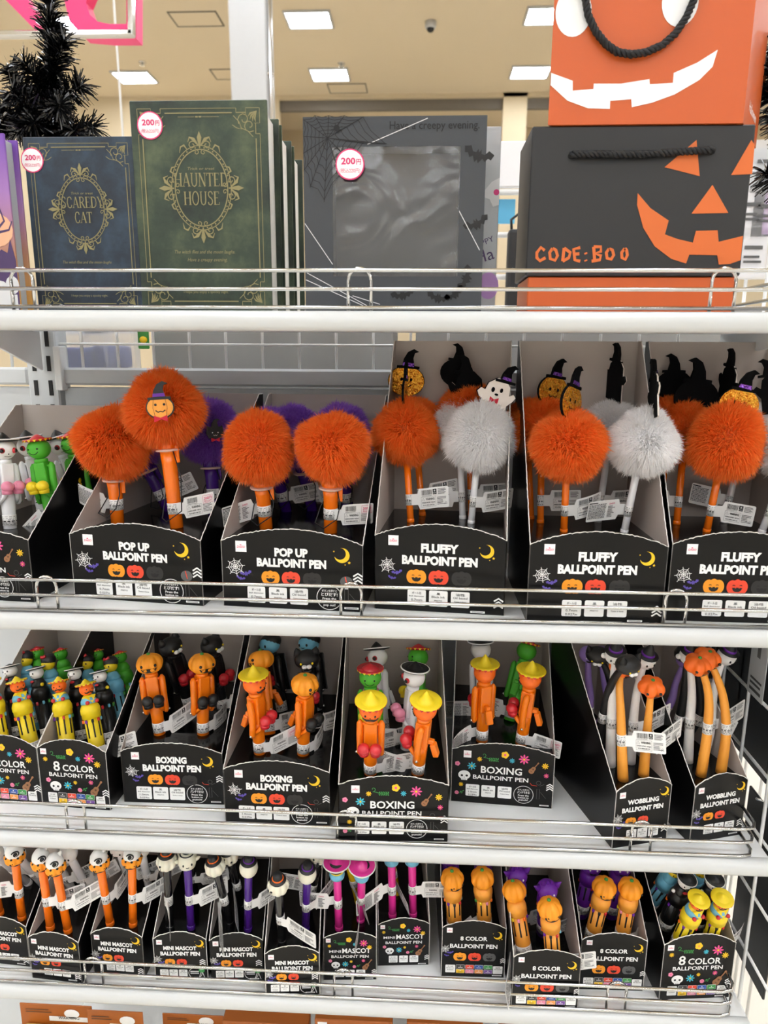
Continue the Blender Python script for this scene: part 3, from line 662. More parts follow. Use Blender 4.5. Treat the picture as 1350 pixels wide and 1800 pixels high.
CART = {}
def jag(pts, amp, step=.0022):                                       # torn perforated edge
    P = [Vector(p) for p in pts]; out = []
    for a, b in zip(P[:-1], P[1:]):
        n = max(1, int((b-a).length/step))
        for k in range(n): out.append(a+(b-a)*(k/n)+Vector((random.uniform(-amp, amp)*.4, random.uniform(-amp, amp)*.4, random.uniform(-amp, amp))))
    out.append(P[-1]); return out
def carton_meshes(kind, style, t1, w, h, ha, d, hb, hp):
    key = (kind, style)
    if key in CART: return CART[key]
    T = .0008; parts = []
    n = 14; arch = [(-w/2+w*i/n, h+(ha-h)*math.sin(math.pi*i/n)**.8) for i in range(n+1)]
    parts.append(('front_panel', MB().prism([(-w/2, 0), (w/2, 0)]+arch[::-1], 0, T, 'carton_black', 'carton_edge', 'carton_inside'), []))
    parts[-1][2].extend([(nm, a.put(MB()).mesh(nm)) for nm, a in (art_halloween if style == 'halloween' else art_fiesta)(t1, w, h, kind)])
    parts[-1][2].append(('torn_edge', MB().tube(jag([(x, T/2, z) for x, z in arch], .0006), .00062, 'carton_edge', 4).mesh('torn_edge')))
    prof = [(0, 0), (d, 0), (d, hb), (d*.93, hb), (d*.55, h+(hb-h)*.60), (0, h)]
    m = len(prof)
    for s_ in (-1, 1):
        x = s_*w/2; xi = x-s_*T
        vs = [(x, y, z) for y, z in prof]+[(xi, y, z) for y, z in prof]; b = MB()
        b.add(vs, [tuple(range(m))], 'carton_black'); b.add(vs, [tuple(range(2*m-1, m-1, -1))], 'carton_inside'); b.add(vs, [(i, (i+1) % m, m+(i+1) % m, m+i) for i in range(m)], 'carton_edge')
        parts.append(('side_panel', b, [('torn_edge', MB().tube(jag([(x-s_*T/2, y, z) for y, z in prof[2:]], .0005), .0006, 'carton_edge', 4).mesh('torn_edge'))]))
    parts.append(('back_panel', MB().prism([(-w/2+T, 0), (w/2-T, 0), (w/2-T, hb), (-w/2+T, hb)], d-T, d, 'carton_inside', 'carton_edge', 'carton_black'), []))
    parts.append(('insert', MB().box((0, d/2, hp-.001), (w-2.4*T, d-2.4*T, .002), 'insert_black'), []))
    parts.append(('base', MB().box((0, d/2, .0006), (w-2*T, d-2*T, .0012), 'carton_black'), []))
    CART[key] = [(nm, b.mesh(nm), ch) for nm, b, ch in parts]; return CART[key]
KIND = {  # kind,style: title, w, h corner, arch, depth, back height, insert height
    ('popup', 'halloween'): ('POP UP', .157, .0745, .090, .215, .222, .073), ('fluffy', 'halloween'): ('FLUFFY', .141, .083, .098, .155, .2905, .080),
    ('boxing', 'halloween'): ('BOXING', .1255, .069, .082, .20, .205, .067), ('boxing', 'fiesta'): ('BOXING', .1245, .0715, .083, .20, .205, .067),
    ('eight', 'fiesta'): ('8COLOR', .0875, .0775, .092, .20, .20, .045), ('eight', 'halloween'): ('8 COLOR', .079, .071, .082, .18, .185, .036),
    ('wobble', 'halloween'): ('WOBBLING', .0695, .0705, .084, .175, .235, .068), ('mini', 'halloween'): ('MINI MASCOT', .0658, .0585, .070, .15, .165, .055),
    ('mini2', 'halloween'): ('MINI MASCOT', .0658, .0585, .070, .15, .165, .055), ('mini', 'fiesta'): ('MINI MASCOT', .0656, .0605, .070, .15, .165, .055)}
BOX = {}
def carton(id_, shelf, kind, style, bl, br, label, group):
    z = ZS[shelf]; t1, w, h, ha, d, hb, hp = KIND[(kind, style)]
    if bl is None:
        b = on(*br, z); yaw = math.radians(-4); a = b-np.array([math.cos(yaw)*w, math.sin(yaw)*w, 0])
    elif br is None:
        a = on(*bl, z); yaw = math.radians(-1); b = a+np.array([math.cos(yaw)*w, math.sin(yaw)*w, 0])
    else: a, b = on(*bl, z), on(*br, z)
    c = (a+b)/2; yaw = math.atan2(b[1]-a[1], b[0]-a[0])
    yb = c[1]+d*math.cos(yaw)+abs(math.sin(yaw))*w/2; sh_ = max(0, yb-(BACK-.006))
    M_ = TR(c[0], c[1], z+.0004, yaw) @ (Matrix.Diagonal((1, (d-sh_)/d, 1, 1)) if sh_ > 0 else Matrix.Identity(4))
    t = thing('display_carton', label, 'display box', M_, group)
    for nm, me, ch in carton_meshes(kind, style, t1, w, h, ha, d, hb, hp):
        o = obj(nm, me, t)
        for n2, m2 in ch: obj(n2, m2, o)
    BOX[id_] = (z+hp, M_); return t
HB = 'black halloween pen cartons'; FB = 'black flower-decorated pen cartons'
carton('0', 2, 'boxing', 'fiesta', None, (61, 1059), 'flower-printed carton cut by the left edge on the pom-pom shelf', FB)
carton('A', 2, 'popup', 'halloween', (130, 1050), (360, 1066), 'black POP UP pen carton on the left, with one raised orange pom-pom', HB)
carton('B', 2, 'popup', 'halloween', (394, 1065), (637, 1077), 'black POP UP pen carton beside the first FLUFFY carton', HB)
carton('C', 2, 'fluffy', 'halloween', (657, 1070), (887, 1083), 'black FLUFFY pen carton holding the white ghost pom-pom in front', HB)
carton('D', 2, 'fluffy', 'halloween', (927, 1092), (1160, 1097), 'middle one of the three black FLUFFY pen cartons', HB)
carton('E', 2, 'fluffy', 'halloween', (1169, 1091), None, 'black FLUFFY pen carton cut by the right edge', HB)
carton('F', 3, 'eight', 'fiesta', None, (75, 1416), 'flower-printed 8COLOR pen carton cut by the left edge', FB)
carton('G', 3, 'eight', 'fiesta', (76, 1416), (194, 1425), 'whole flower-printed 8COLOR pen carton on the third shelf', FB)
carton('H', 3, 'boxing', 'halloween', (219, 1410), (394, 1415), 'BOXING pen carton with two pumpkin boxers in front', HB)
carton('I', 3, 'boxing', 'halloween', (396, 1444), (581, 1452), 'BOXING pen carton with a sombrero boxer and a pumpkin boxer', HB)
carton('J', 3, 'boxing', 'fiesta', (597, 1478), (785, 1480), 'flower-printed BOXING carton pulled forward to the chrome rail', FB)
carton('K', 3, 'boxing', 'fiesta', (791, 1408), (971, 1422), 'flower-printed BOXING carton set further back beside the empty gap', FB)
carton('L', 3, 'wobble', 'halloween', (1075, 1492), (1171, 1477), 'left one of two narrow WOBBLING pen cartons', HB)
carton('M', 3, 'wobble', 'halloween', (1211, 1483), (1303, 1467), 'right one of two narrow WOBBLING pen cartons by the side grid', HB)
carton('N', 4, 'mini', 'halloween', None, (54, 1700), 'MINI MASCOT carton cut by the left edge', HB)
carton('O', 4, 'mini', 'halloween', (57, 1719), (145, 1729), 'MINI MASCOT carton with two crossed orange pens, leftmost whole one', HB)
carton('P', 4, 'mini', 'halloween', (166, 1712), (255, 1719), 'MINI MASCOT carton with two upright orange pens', HB)
carton('Q', 4, 'mini2', 'halloween', (273, 1722), (367, 1723), 'MINI MASCOT carton with a black and a purple ghost pen', HB)
carton('R', 4, 'mini2', 'halloween', (370, 1725), (466, 1724), 'MINI MASCOT carton second to the left of the flower-printed ones', HB)
carton('S', 4, 'mini2', 'halloween', (467, 1750), (563, 1748), 'MINI MASCOT carton pushed forward against the rail', HB)
carton('T', 4, 'mini', 'fiesta', (569, 1723), (662, 1722), 'flower-printed MINI MASCOT carton nearer the front', FB)
carton('U', 4, 'mini', 'fiesta', (664, 1698), (754, 1696), 'flower-printed MINI MASCOT carton further back by the empty gap', FB)
carton('V', 4, 'eight', 'halloween', (774, 1716), (887, 1719), '8 COLOR pumpkin carton right of the empty gap', HB)
carton('W', 4, 'eight', 'halloween', (898, 1771), (1015, 1774), '8 COLOR pumpkin carton pushed forward over the rail', HB)
carton('X', 4, 'eight', 'halloween', (1021, 1739), (1125, 1742), '8 COLOR pumpkin carton beside the flower-printed 8COLOR one', HB)
carton('Y', 4, 'eight', 'fiesta', (1157, 1758), (1282, 1753), 'flower-printed 8COLOR carton at the right end of the fourth shelf', FB)

# ================================================================== PENS
def fix_len(base, px, py, L):
    """head position on the sight line of a pixel at distance L from the pen's foot, least tilted"""
    d = ray(px, py); oc = CAM-base; a = d@d; b = 2*oc@d; c = oc@oc-L*L; D = b*b-4*a*c
    if D <= 0: p = CAM+d*(-b/(2*a)); v = p-base; return base+v/np.linalg.norm(v)*L
    c2 = [CAM+d*((-b+s*math.sqrt(D))/(2*a)) for s in (-1, 1)]
    return max(c2, key=lambda p: p[2])
def pen_frame(base, head, spin):
    z = Vector(head-base).normalized(); x = Vector((1, 0, 0)); x = (x-z*x.dot(z)).normalized(); y = z.cross(x)
    R = Matrix((x, y, z)).transposed().to_4x4()
    return Matrix.Translation(base) @ R @ Matrix.Rotation(math.radians(spin), 4, 'Z')

# ---------- paper label: band round the barrel plus a printed flag
TAGS = {}
def tag_mesh(r, price, bend, zc, tilt):
    key = (r, price, bend, zc, tilt)
    if key in TAGS: return TAGS[key]
    L_, H_, neck = .044, .0245, .010
    N = 16; S = [L_*i/N for i in range(N+1)]; px, py, th = [r*.6], [-r*.85], [0.0]
    for i in range(N): th.append(th[-1]+math.radians(bend)/N); px.append(px[-1]+L_/N*math.cos((th[-1]+th[-2])/2)); py.append(py[-1]+L_/N*math.sin((th[-1]+th[-2])/2))
    tt = math.tan(math.radians(tilt))
    def fn(side):
        def g(s, t, L):
            i = min(N-1, max(0, int(s/L_*N))); f = s/L_*N-i; x = px[i]+(px[i+1]-px[i])*f; y = py[i]+(py[i+1]-py[i])*f; a = th[i]+(th[i+1]-th[i])*f
            o = side*(.00012+.00012*L); return (x+o*math.sin(a), y-o*math.cos(a), zc+t+tt*max(0, s-neck))
        return g
    b = MB()
    def half(s):
        if s < neck*.75: return .0065
        q = min(1, max(0, (s-neck*.75)/.002)); e = L_-s; c = .0018
        full = H_/2-(c-math.sqrt(max(0, c*c-(c-e)**2)) if e < c else 0)
        return .0065+(full-.0065)*q
    SS = sorted(set(S+[neck*.75, neck*.75+.001, neck*.75+.002, L_-.0018, L_-.0009, L_-.0003]))
    for side in (1, -1):
        g = fn(side); vs = []
        for s_ in SS: vs += [g(s_, half(s_), 0), g(s_, -half(s_), 0)]
        b.add(vs, [(2*i, 2*i+1, 2*i+3, 2*i+2) for i in range(len(SS)-1)], 'tag_paper')
    fa = Art(); x0 = .0115; rr = random.Random(3)
    x = x0+.001
    while x < x0+.0125:
        w_ = rr.choice((.00022, .00034, .0005)); fa.rect(x, .0042, x+w_, .0100, 'ink_black'); x += w_+rr.choice((.00028, .0004))
    fa.rect(x0+.001, .0030, x0+.0125, .0034, 'ink_smoke')
    fa.line([(x0, .0018), (x0+.0172, .0018), (x0+.0172, -.0098), (x0, -.0098)], .00025, 'ink_black', 1, True)
    fa.line([(x0+.0024, .0007), (x0+.0040, -.0022), (x0+.0008, -.0022)], .0003, 'ink_black', 1, True)
    fa.text('WARNING:', x0+.0108, -.0008, .0026, 'ink_black', w=.0105, bold=.03)
    fa.text('CHOKING HAZARD - Small parts', x0+.0086, -.0048, .0015, 'ink_black', w=.0155, bold=.03); fa.text('Not for children under 3 yrs.', x0+.0086, -.0077, .0015, 'ink_black', w=.0135, bold=.03)
    if price:
        fa.line([(x0+.0195, .0098), (x0+.0310, .0098), (x0+.0310, .0012), (x0+.0195, .0012)], .0004, 'price_pink', 1, True); fa.text('200円', x0+.0252, .0066, .0030, 'price_pink', w=.0092, bold=.02); fa.text('税込220円', x0+.0252, .0032, .0017, 'price_pink', w=.0088, bold=.01)
    else:
        fa.rect(x0+.0140, .0040, x0+.0185, .0102, 'ink_black'); fa.text('黒', x0+.0162, .0082, .0017, 'ink_white', bold=.01, L=2); fa.text('BLACK', x0+.0162, .0056, .0011, 'ink_white', w=.0036, bold=.02, L=2)
        for k in range(5): fa.rect(x0+.0200, .0094-.0014*k, x0+.0200+rr.uniform(.006, .010), .0100-.0014*k, 'ink_smoke')
    for k in range(6): fa.rect(x0+.0188, -.0004-.0016*k, x0+.0188+rr.uniform(.006, .011), .0002-.0016*k, 'ink_smoke')
    for k in range(2): fa.line([(x0+.0272, -.0075-.0016*k), (x0+.0288, -.0058-.0016*k), (x0+.0304, -.0075-.0016*k)], .0003, 'ink_smoke')
    fa.put(b, fn(1))
    fb = Art(); y = .0098
    fb.rect(x0, y-.0006, x0+.010, y+.0006, 'ink_black')
    for k in range(12):
        yy = .0076-.00148*k; x = x0
        while x < x0+.0195:
            w_ = rr.uniform(.0008, .0030); fb.rect(x, yy, min(x+w_, x0+.020), yy+.0008, 'ink_smoke'); x += w_+.0004
    for k in range(10):
        if k == 0: fb.text('DAISO', x0+.0262, .0080, .0020, 'price_pink', w=.0062, bold=.01); continue
        fb.rect(x0+.0222, .0060-.0016*k, x0+.0222+rr.uniform(.004, .009), .0067-.0016*k, 'ink_smoke')
    gb = fn(-1)
    fb.put(b, lambda s, t, L: gb(.0545-s, t, L))
    TAGS[key] = b.mesh('label_flag'); return TAGS[key]
BANDS = {}
def band_mesh(r, z0, z1):
    key = (r, z0, z1)
    if key not in BANDS:
        b = MB().lathe([(r+.0002, z0), (r+.0002, z1)], 'tag_paper', 20); rr = random.Random(5); R = r+.0004
        for k in range(6):
            z = z1-(z1-z0)*(.14+.14*k); a = -2.9
            while a < 2.9:
                w_ = rr.uniform(.12, .5); q = [a, a+w_/2, a+w_]; hh = .00026 if k != 3 else .0007
                b.add([(R*math.sin(t), -R*math.cos(t), zz) for t in q for zz in (z-hh, z+hh)], [(0, 1, 3, 2), (2, 3, 5, 4)], 'ink_midgrey' if k != 3 else 'ink_smoke'); a += w_+.2
        BANDS[key] = b.mesh('label_band')
    return BANDS[key]
def add_label(t, r, zc, tg, spin, h=.013):
    """tg: (world angle of the flag, price, bend, tilt) or 0 for a plain band, None for nothing"""
    if tg is None: return
    bd = obj('label_band', band_mesh(r, zc-h/2, zc+h/2), t)
    if tg: obj('label_flag', tag_mesh(round(r, 4), bool(tg[1]), tg[2], round(zc, 4), tg[3]), bd, Matrix.Rotation(math.radians(tg[0]-spin), 4, 'Z'))

# ---------- fur balls (numpy, three shapes per colour)
FUR = {}
def fur_mesh(color, var, R, n=17000):
    key = (color, var)
    if key in FUR: return FUR[key]
    g = np.random.default_rng(100+var)
    d = g.normal(size=(n, 3)); d /= np.linalg.norm(d, axis=1)[:, None]
    cl = g.normal(size=(60, 3)); cl /= np.linalg.norm(cl, axis=1)[:, None]
    idx = np.argmax(d@cl.T+g.normal(size=(n, 60))*.06, axis=1)
    q = np.array([1.0, 1.0, .95]); r0 = d*R*.70*q
    tang = np.cross(d, g.normal(size=(60, 3))[idx]); tang /= np.linalg.norm(tang, axis=1)[:, None]+1e-9
    dirn = d*.80+(cl[idx]-d)*.30+tang*.20+g.normal(size=(n, 3))*.13; dirn /= np.linalg.norm(dirn, axis=1)[:, None]
    bump = 1+.10*np.sin(d[:, 0]*3.1+var)+.09*np.sin(d[:, 2]*4.3+2*var)+.07*np.sin(d[:, 1]*5+var)+.05*np.sin(d[:, 0]*9+d[:, 2]*7)
    r0 = r0*(1+(bump-1)*.35)[:, None]
    ln = (R*.32*bump*g.uniform(.72, 1.08, n)*(1+.25*(g.uniform(size=n) > .93)))[:, None]
    mid = r0+dirn*ln*.55+d*ln*.05; tip = r0+dirn*ln+np.array([0, 0, -1])*ln*.14+g.normal(size=(n, 3))*R*.012
    s = np.cross(dirn, g.normal(size=(n, 3))); s /= np.linalg.norm(s, axis=1)[:, None]; w = R*.0095
    V = np.concatenate([r0-s*w, r0+s*w, mid-s*w*.8, mid+s*w*.8, tip]).reshape(5, n, 3).transpose(1, 0, 2).reshape(-1, 3)
    k = (np.arange(n)*5)[:, None]
    F = [tuple(map(int, f)) for f in np.concatenate([k+np.array([0, 1, 3]), k+np.array([0, 3, 2]), k+np.array([2, 3, 4])])]
    b = MB().ell((0, 0, 0), (R*.74, R*.74, R*.71), color, 32, 18); nv = len(b.v)
    me = bpy.data.meshes.new('pompom'); me.from_pydata(b.v+[tuple(p) for p in V.tolist()], [], b.f+[tuple(a+nv for a in f) for f in F]); me.materials.append(MATS[color]); me.update()
    me.polygons.foreach_set('use_smooth', [True]*len(me.polygons))
    FUR[key] = me; return me
CACHE = {}
def cached(key, fn):
    if key not in CACHE:
        CACHE[key] = fn().mesh(key[0] if isinstance(key, tuple) else key)
    return CACHE[key]

# ---------- badge / felt figures (flat pieces with real thickness)
def hat_poly(x, y, w, h, lean=.15):
    return [(x-w/2, y-.06*h), (x+w/2, y-.06*h), (x+w/2, y+.08*h), (x+.27*w, y+.10*h), (x+.20*w, y+.5*h), (x+lean*w+.10*w, y+.78*h), (x+lean*w+.28*w, y+.86*h), (x+lean*w+.05*w, y+1.0*h), (x-.06*w, y+.82*h), (x-.22*w, y+.45*h), (x-.27*w, y+.10*h), (x-w/2, y+.08*h)]
def circ(x, y, rx, ry, n=22): return [(x+rx*math.cos(2*math.pi*k/n), y+ry*math.sin(2*math.pi*k/n)) for k in range(n)]
def flat_parts(kind):
    P = []
    if kind == 'pumpkin_felt':
        P += [('felt_backing', MB().prism(circ(0, 0, .0212, .0175), 0, .0014, 'felt_black')), ('glitter_face', MB().prism(circ(0, 0, .0205, .0168), -.0012, 0, 'glitter_gold', 'felt_black'))]
        f = Art().disc(-.0055, .002, .0015, 'felt_black', 1, .0019).disc(.0055, .002, .0015, 'felt_black', 1, .0019).line([(-.006, -.004), (-.003, -.0062), (0, -.005), (.003, -.0062), (.006, -.004)], .0012, 'felt_black')
        P += [('face_print', f.put(MB(), lambda u, v, L: (u, -.0013-.00015*L, v)))]
        P += [('hat', MB().prism(hat_poly(.001, .0155, .026, .021), -.0018, .0015, 'felt_black')), ('hat_ribbon', MB().prism([(-.0055, .0175), (.0075, .0165), (.0072, .0205), (-.0048, .021)], -.0024, -.0018, 'glitter_purple'))]
    elif kind == 'ghost_felt':
        body = [(-.014, -.018), (.012, -.018), (.0125, -.004), (.0165, .0005), (.0185, .0045), (.016, .007), (.0125, .0045), (.0115, .012), (.006, .0175), (-.001, .0175), (-.008, .012), (-.0095, .0055), (-.0135, .0065), (-.016, .003), (-.0135, -.001), (-.0105, -.002)]
        P += [('felt_backing', MB().prism([(a*1.05, b*1.03) for a, b in body], 0, .0014, 'felt_black')), ('ghost_face', MB().prism(body, -.0012, 0, 'felt_white'))]
        f = Art().disc(-.003, .007, .0016, 'felt_black', 1, .0022).disc(.0045, .0078, .0014, 'felt_black', 1, .002).disc(.001, .0035, .0018, 'felt_black', 1, .001).poly([(-.004, -.0045), (.0, -.0025), (.004, -.0045), (.004, .001), (0, -.001), (-.004, .001)], 'felt_red')
        P += [('face_print', f.put(MB(), lambda u, v, L: (u, -.0013-.00015*L, v)))]
        P += [('hat', MB().prism(hat_poly(.006, .0155, .018, .0155, .2), -.0018, .0015, 'felt_black')), ('hat_ribbon', MB().prism([(.0022, .0175), (.0105, .0168), (.0102, .0195), (.0028, .020)], -.0024, -.0018, 'glitter_purple'))]
    elif kind == 'pumpkin_badge':
        P += [('badge_back', MB().prism(circ(0, 0, .0150, .0128), 0, .003, 'rubber_black')), ('badge_face', MB().prism(circ(0, 0, .0136, .0113), -.0012, 0, 'rubber_amber'))]
        f = Art().disc(-.0045, .003, .0014, 'ink_black').disc(.0045, .003, .0014, 'ink_black').line([(-.005, -.003), (-.0025, -.005), (0, -.0042), (.0025, -.005), (.005, -.003)], .0012, 'ink_black')
        for x in (-.006, .006): f.line([(x, .0095), (x*1.25, 0), (x, -.0095)], .0004, 'ink_darkbrown')
        P += [('face_print', f.put(MB(), lambda u, v, L: (u, -.0013-.00015*L, v))), ('hat', MB().prism(hat_poly(0, .0095, .024, .0185), -.0016, .003, 'rubber_black')), ('hat_ribbon', MB().prism([(-.0065, .0115), (.0065, .0115), (.006, .0150), (-.006, .0150)], -.0022, -.0016, 'rubber_purple')), ('bow', MB().prism([(-.0075, -.0085), (-.0005, -.0112), (.0065, -.0085), (.0065, -.0155), (0, -.0128), (-.0075, -.0155)], -.0020, 0, 'felt_red'))]
    elif kind == 'cat_badge':
        hd = [(-.010, .010), (-.0055, .0075), (.0055, .0075), (.010, .010), (.0115, 0), (.008, -.007), (-.008, -.007), (-.0115, 0)]
        P += [('badge_back', MB().prism([(a*1.08, b*1.08) for a, b in hd], 0, .003, 'rubber_black')), ('badge_face', MB().prism(hd, -.001, 0, 'rubber_black'))]
        f = Art().disc(-.004, .001, .0009, 'ink_white').disc(.004, .001, .0009, 'ink_white').line([(-.0028, -.0022), (-.0014, -.0036), (0, -.0024), (.0014, -.0036), (.0028, -.0022)], .0006, 'ink_white')
        P += [('face_print', f.put(MB(), lambda u, v, L: (u, -.0011-.00015*L, v))), ('hat', MB().prism(hat_poly(0, .008, .018, .013), -.0014, .003, 'rubber_black')), ('bow', MB().prism([(-.006, -.0065), (0, -.009), (.006, -.0065), (.006, -.0125), (0, -.010), (-.006, -.0125)], -.002, 0, 'felt_red'))]
    return P
FLAT = {}
def add_flat(t, kind, M_, name):
    if kind not in FLAT: FLAT[kind] = [(n, b.mesh(n)) for n, b in flat_parts(kind)]
    root = None
    for n, me in FLAT[kind]:
        if root is None: root = obj(name, me, t, M_)
        else: obj(n, me, root)
    return root

def bx(box, u, v):                               # a spot on a carton's insert: u across, v behind the front
    z, M_ = BOX[box]; p = M_ @ Vector((u, v, 0)); return np.array((p.x, p.y, z))
def base_at(box, px, py, dz=0): return on(px, py, BOX[box][0]+dz)
GP = {'popup': 'pop up pom-pom pens', 'fluffy': 'fluffy pom-pom pens', 'boxing': 'boxing figure pens', 'eight': 'eight colour figure pens', 'wobble': 'wobbly bending pens', 'mini': 'mini mascot pens'}
def popup_pen(box, color, base, head, L, R, label, tg, spin=0, badge=None, fv=0, cord=True):
    b = base_at(box, *base) if not isinstance(base, np.ndarray) else base; base = tuple(b); hd = fix_len(b, *head, L); M_ = pen_frame(b, hd, 0)
    t = thing('pom_pom_pen', label, 'pen', M_, GP['popup'])
    bm = 'barrel_orange' if color == 'orange' else 'barrel_purple'; r = .0080; up = L-.104
    obj('barrel', cached(('barrel', bm, 'popup', up), lambda: MB().lathe([(.0062, 0), (r-.0004, .0008), (r, .03), (r+.0006, .048+up*.8), (r+.0016, .056+up)], bm, 22)), t)
    obj('cap', cached(('cap', bm, up), lambda: MB().lathe([(r+.0008, .052+up*.9), (r+.0022, .060+up), (r+.0024, .074+up), (r-.002, .080+up)], bm, 22)), t)
    obj('clear_ring', cached(('clear_ring', up), lambda: MB().lathe([(r+.001, .0555+up), (r+.0055, .0560+up), (r+.0060, .0572+up), (r+.0055, .0584+up), (r+.001, .059+up)], 'ring_clear', 22)), t)
    obj('pocket_clip', cached(('pocket_clip', bm, up), lambda: MB().box((.0115, -.003, .052+up), (.0045, .002, .02), bm, .0006)), t)
    pp = obj('pompom', fur_mesh('fur_'+color, fv, .048), t, Matrix.Translation((0, 0, L)) @ Matrix.Rotation(fv*1.3+base[0], 4, 'Z') @ Matrix.Scale(R/.048, 4))
    add_label(t, r, .024, tg, 0)
    if cord:
        a = random.uniform(-.4, .4)
        obj('cord', MB().tube([(.008, -.006, .056+up), (.013+a*.008, -.012, .040+up*.6), (.010+a*.01, -.016, .022), (-.006, -.015, .010), (-.016+a*.008, -.008, .014), (-.012, .002, .03), (0, .006, .056+up)], .0007, 'rubber_black', 5), t)
    if badge:
        o = Vector((0, 0, L)); dr = (Vector(M_.inverted() @ Vector(at(badge[1], badge[2], hd[1]-R)))-o).normalized()
        yv = -dr; xv = yv.cross(Vector((0, 0, 1))).normalized(); zv = xv.cross(yv).normalized()
        F = Matrix((xv, yv, zv)).transposed().to_4x4(); F.translation = o+dr*R*.97
        add_flat(t, badge[0], F @ Matrix.Scale(badge[3], 4), 'badge')
    return t
def fluffy_pen(box, color, base, head, R, label, tg, orn=None, fv=0, L=.105):
    b = base_at(box, *base) if not isinstance(base, np.ndarray) else base; base = tuple(b); hd = fix_len(b, *head, L); M_ = pen_frame(b, hd, 0)
    t = thing('fluffy_pen', label, 'pen', M_, GP['fluffy']); bm = 'barrel_'+color; r = .0040
    obj('barrel', cached(('barrel', bm, 'fluffy'), lambda: MB().lathe([(.0032, 0), (r, .0008), (r, .08)], bm, 16)), t)
    obj('barrel_end', cached(('barrel_end', bm, 'fluffy'), lambda: MB().lathe([(r-.0002, -.0002), (r+.0004, .0002), (r+.0004, .004), (r-.0002, .0045)], bm, 16)), t)
    obj('pompom', fur_mesh('fur_'+color, fv+1, .048), t, Matrix.Translation((0, 0, L)) @ Matrix.Rotation(fv*1.7+base[0], 4, 'Z') @ Matrix.Scale(R/.048, 4))
    add_label(t, r, .027, tg, 0)
    if orn:                                     # kind, pixel of its centre, yaw (0 faces the camera, 180 shows the black back), lean, scale
        kind, ox, oy, yaw, lean, sc = orn; p = at(ox, oy, hd[1]+.002+(.0 if abs(yaw) < 90 else .004))
        F = M_.inverted() @ (Matrix.Translation(p) @ Matrix.Rotation(math.radians(yaw), 4, 'Z') @ Matrix.Rotation(math.radians(lean), 4, 'Y') @ Matrix.Scale(sc, 4))
        q = add_flat(t, kind, F, 'felt_figure')
    return t

# ---------- shared head shapes
def pumpkin_head(rx, rz, m, stem=True, ribs=8, dep=.13):
    prof = [(max(1e-6, math.sin(math.pi*j/14)), -math.cos(math.pi*j/14)*(1-.12*abs(math.cos(math.pi*j/14))**6)) for j in range(15)]
    return MB().lathe(prof, m, 64, Matrix.Diagonal((rx, rx, rz, 1)), rfun=lambda a, z: 1.02-dep*(abs(math.cos(a*ribs/2))**4)*max(0, 1-abs(z))**.25)
def surf(rx, rz, az, el, k=1.0):               # point on a head facing -y ; az to the right, el up (degrees)
    a, e = math.radians(az), math.radians(el); return (k*rx*math.sin(a)*math.cos(e), -k*rx*math.cos(a)*math.cos(e), k*rz*math.sin(e))
def face_mesh(rx, rz, style, sc=1):
    b = MB()
    def dot(az, el, r, m, rz_=None):
        p = surf(rx, rz, az, el, .985); b.ell(p, (r, r, rz_ or r), m, 10, 6)
    def stroke(pts, r, m): b.tube([surf(rx, rz, a, e, 1.0) for a, e in pts], r, m, 6)
    if style == 'grin':
        for s in (-1, 1): dot(30*s, 4, rx*.12, 'rubber_black')
        b.add([surf(rx, rz, a, e, 1.03) for a, e in ((-36, -10), (-18, -9), (0, -10), (18, -9), (36, -10), (30, -26), (12, -36), (-12, -36), (-30, -26))], [tuple(range(9))], 'rubber_black')
    elif style == 'smile':
        for s in (-1, 1): dot(25*s, 2, rx*.085, 'rubber_black')
        stroke([(-26, -14), (-16, -24), (0, -29), (16, -24), (26, -14)], rx*.03, 'rubber_black')
    elif style == 'moustache':
        for s in (-1, 1): dot(24*s, -2, rx*.095, 'rubber_black')
        dot(0, -14, rx*.06, 'rubber_black'); b.tube([surf(rx, rz, a, e-3, 1.02) for a, e in ((-44, -20), (-36, -31), (-20, -31), (-8, -24), (0, -27), (8, -24), (20, -31), (36, -31), (44, -20))], [rx*.04, rx*.08, rx*.11, rx*.10, rx*.07, rx*.10, rx*.11, rx*.08, rx*.04], 'rubber_black', 6)
    elif style == 'skull':
        for s in (-1, 1):
            dot(32*s, -6, rx*.25, 'rubber_red'); p = surf(rx, rz, 32*s, -6, 1.09); b.ell(p, rx*.19, 'rubber_black', 10, 6)
        dot(0, -26, rx*.06, 'rubber_black'); stroke([(-22, -40), (0, -43), (22, -40)], rx*.025, 'rubber_black')
    elif style == 'dots':
        for s in (-1, 1): dot(26*s, 0, rx*.1, 'rubber_black', rx*.14)
        stroke([(-10, -16), (0, -20), (10, -16)], rx*.04, 'rubber_black')
    elif style == 'wave':
        for s in (-1, 1): dot(24*s, -4, rx*.075, 'rubber_black')
        stroke([(-36, -12), (-32, -24), (-14, -32), (0, -34), (14, -32), (32, -24), (36, -12)], rx*.05, 'rubber_black'); dot(-36, -12, rx*.09, 'rubber_black'); dot(36, -12, rx*.09, 'rubber_black')
    elif style == 'cat':
        for s in (-1, 1): dot(30*s, -8, rx*.1, 'rubber_yellow'); dot(13*s, -27, rx*.24, 'rubber_white', rx*.19)
    elif style == 'monster':
        for s in (-1, 1): dot(22*s, 14, rx*.1, 'rubber_white', rx*.13)
        b.add([surf(rx, rz, a, e, 1.012) for a, e in ((-24, -6), (0, -9), (24, -6), (16, -26), (0, -34), (-16, -26))], [tuple(range(6))], 'rubber_black')
    return b
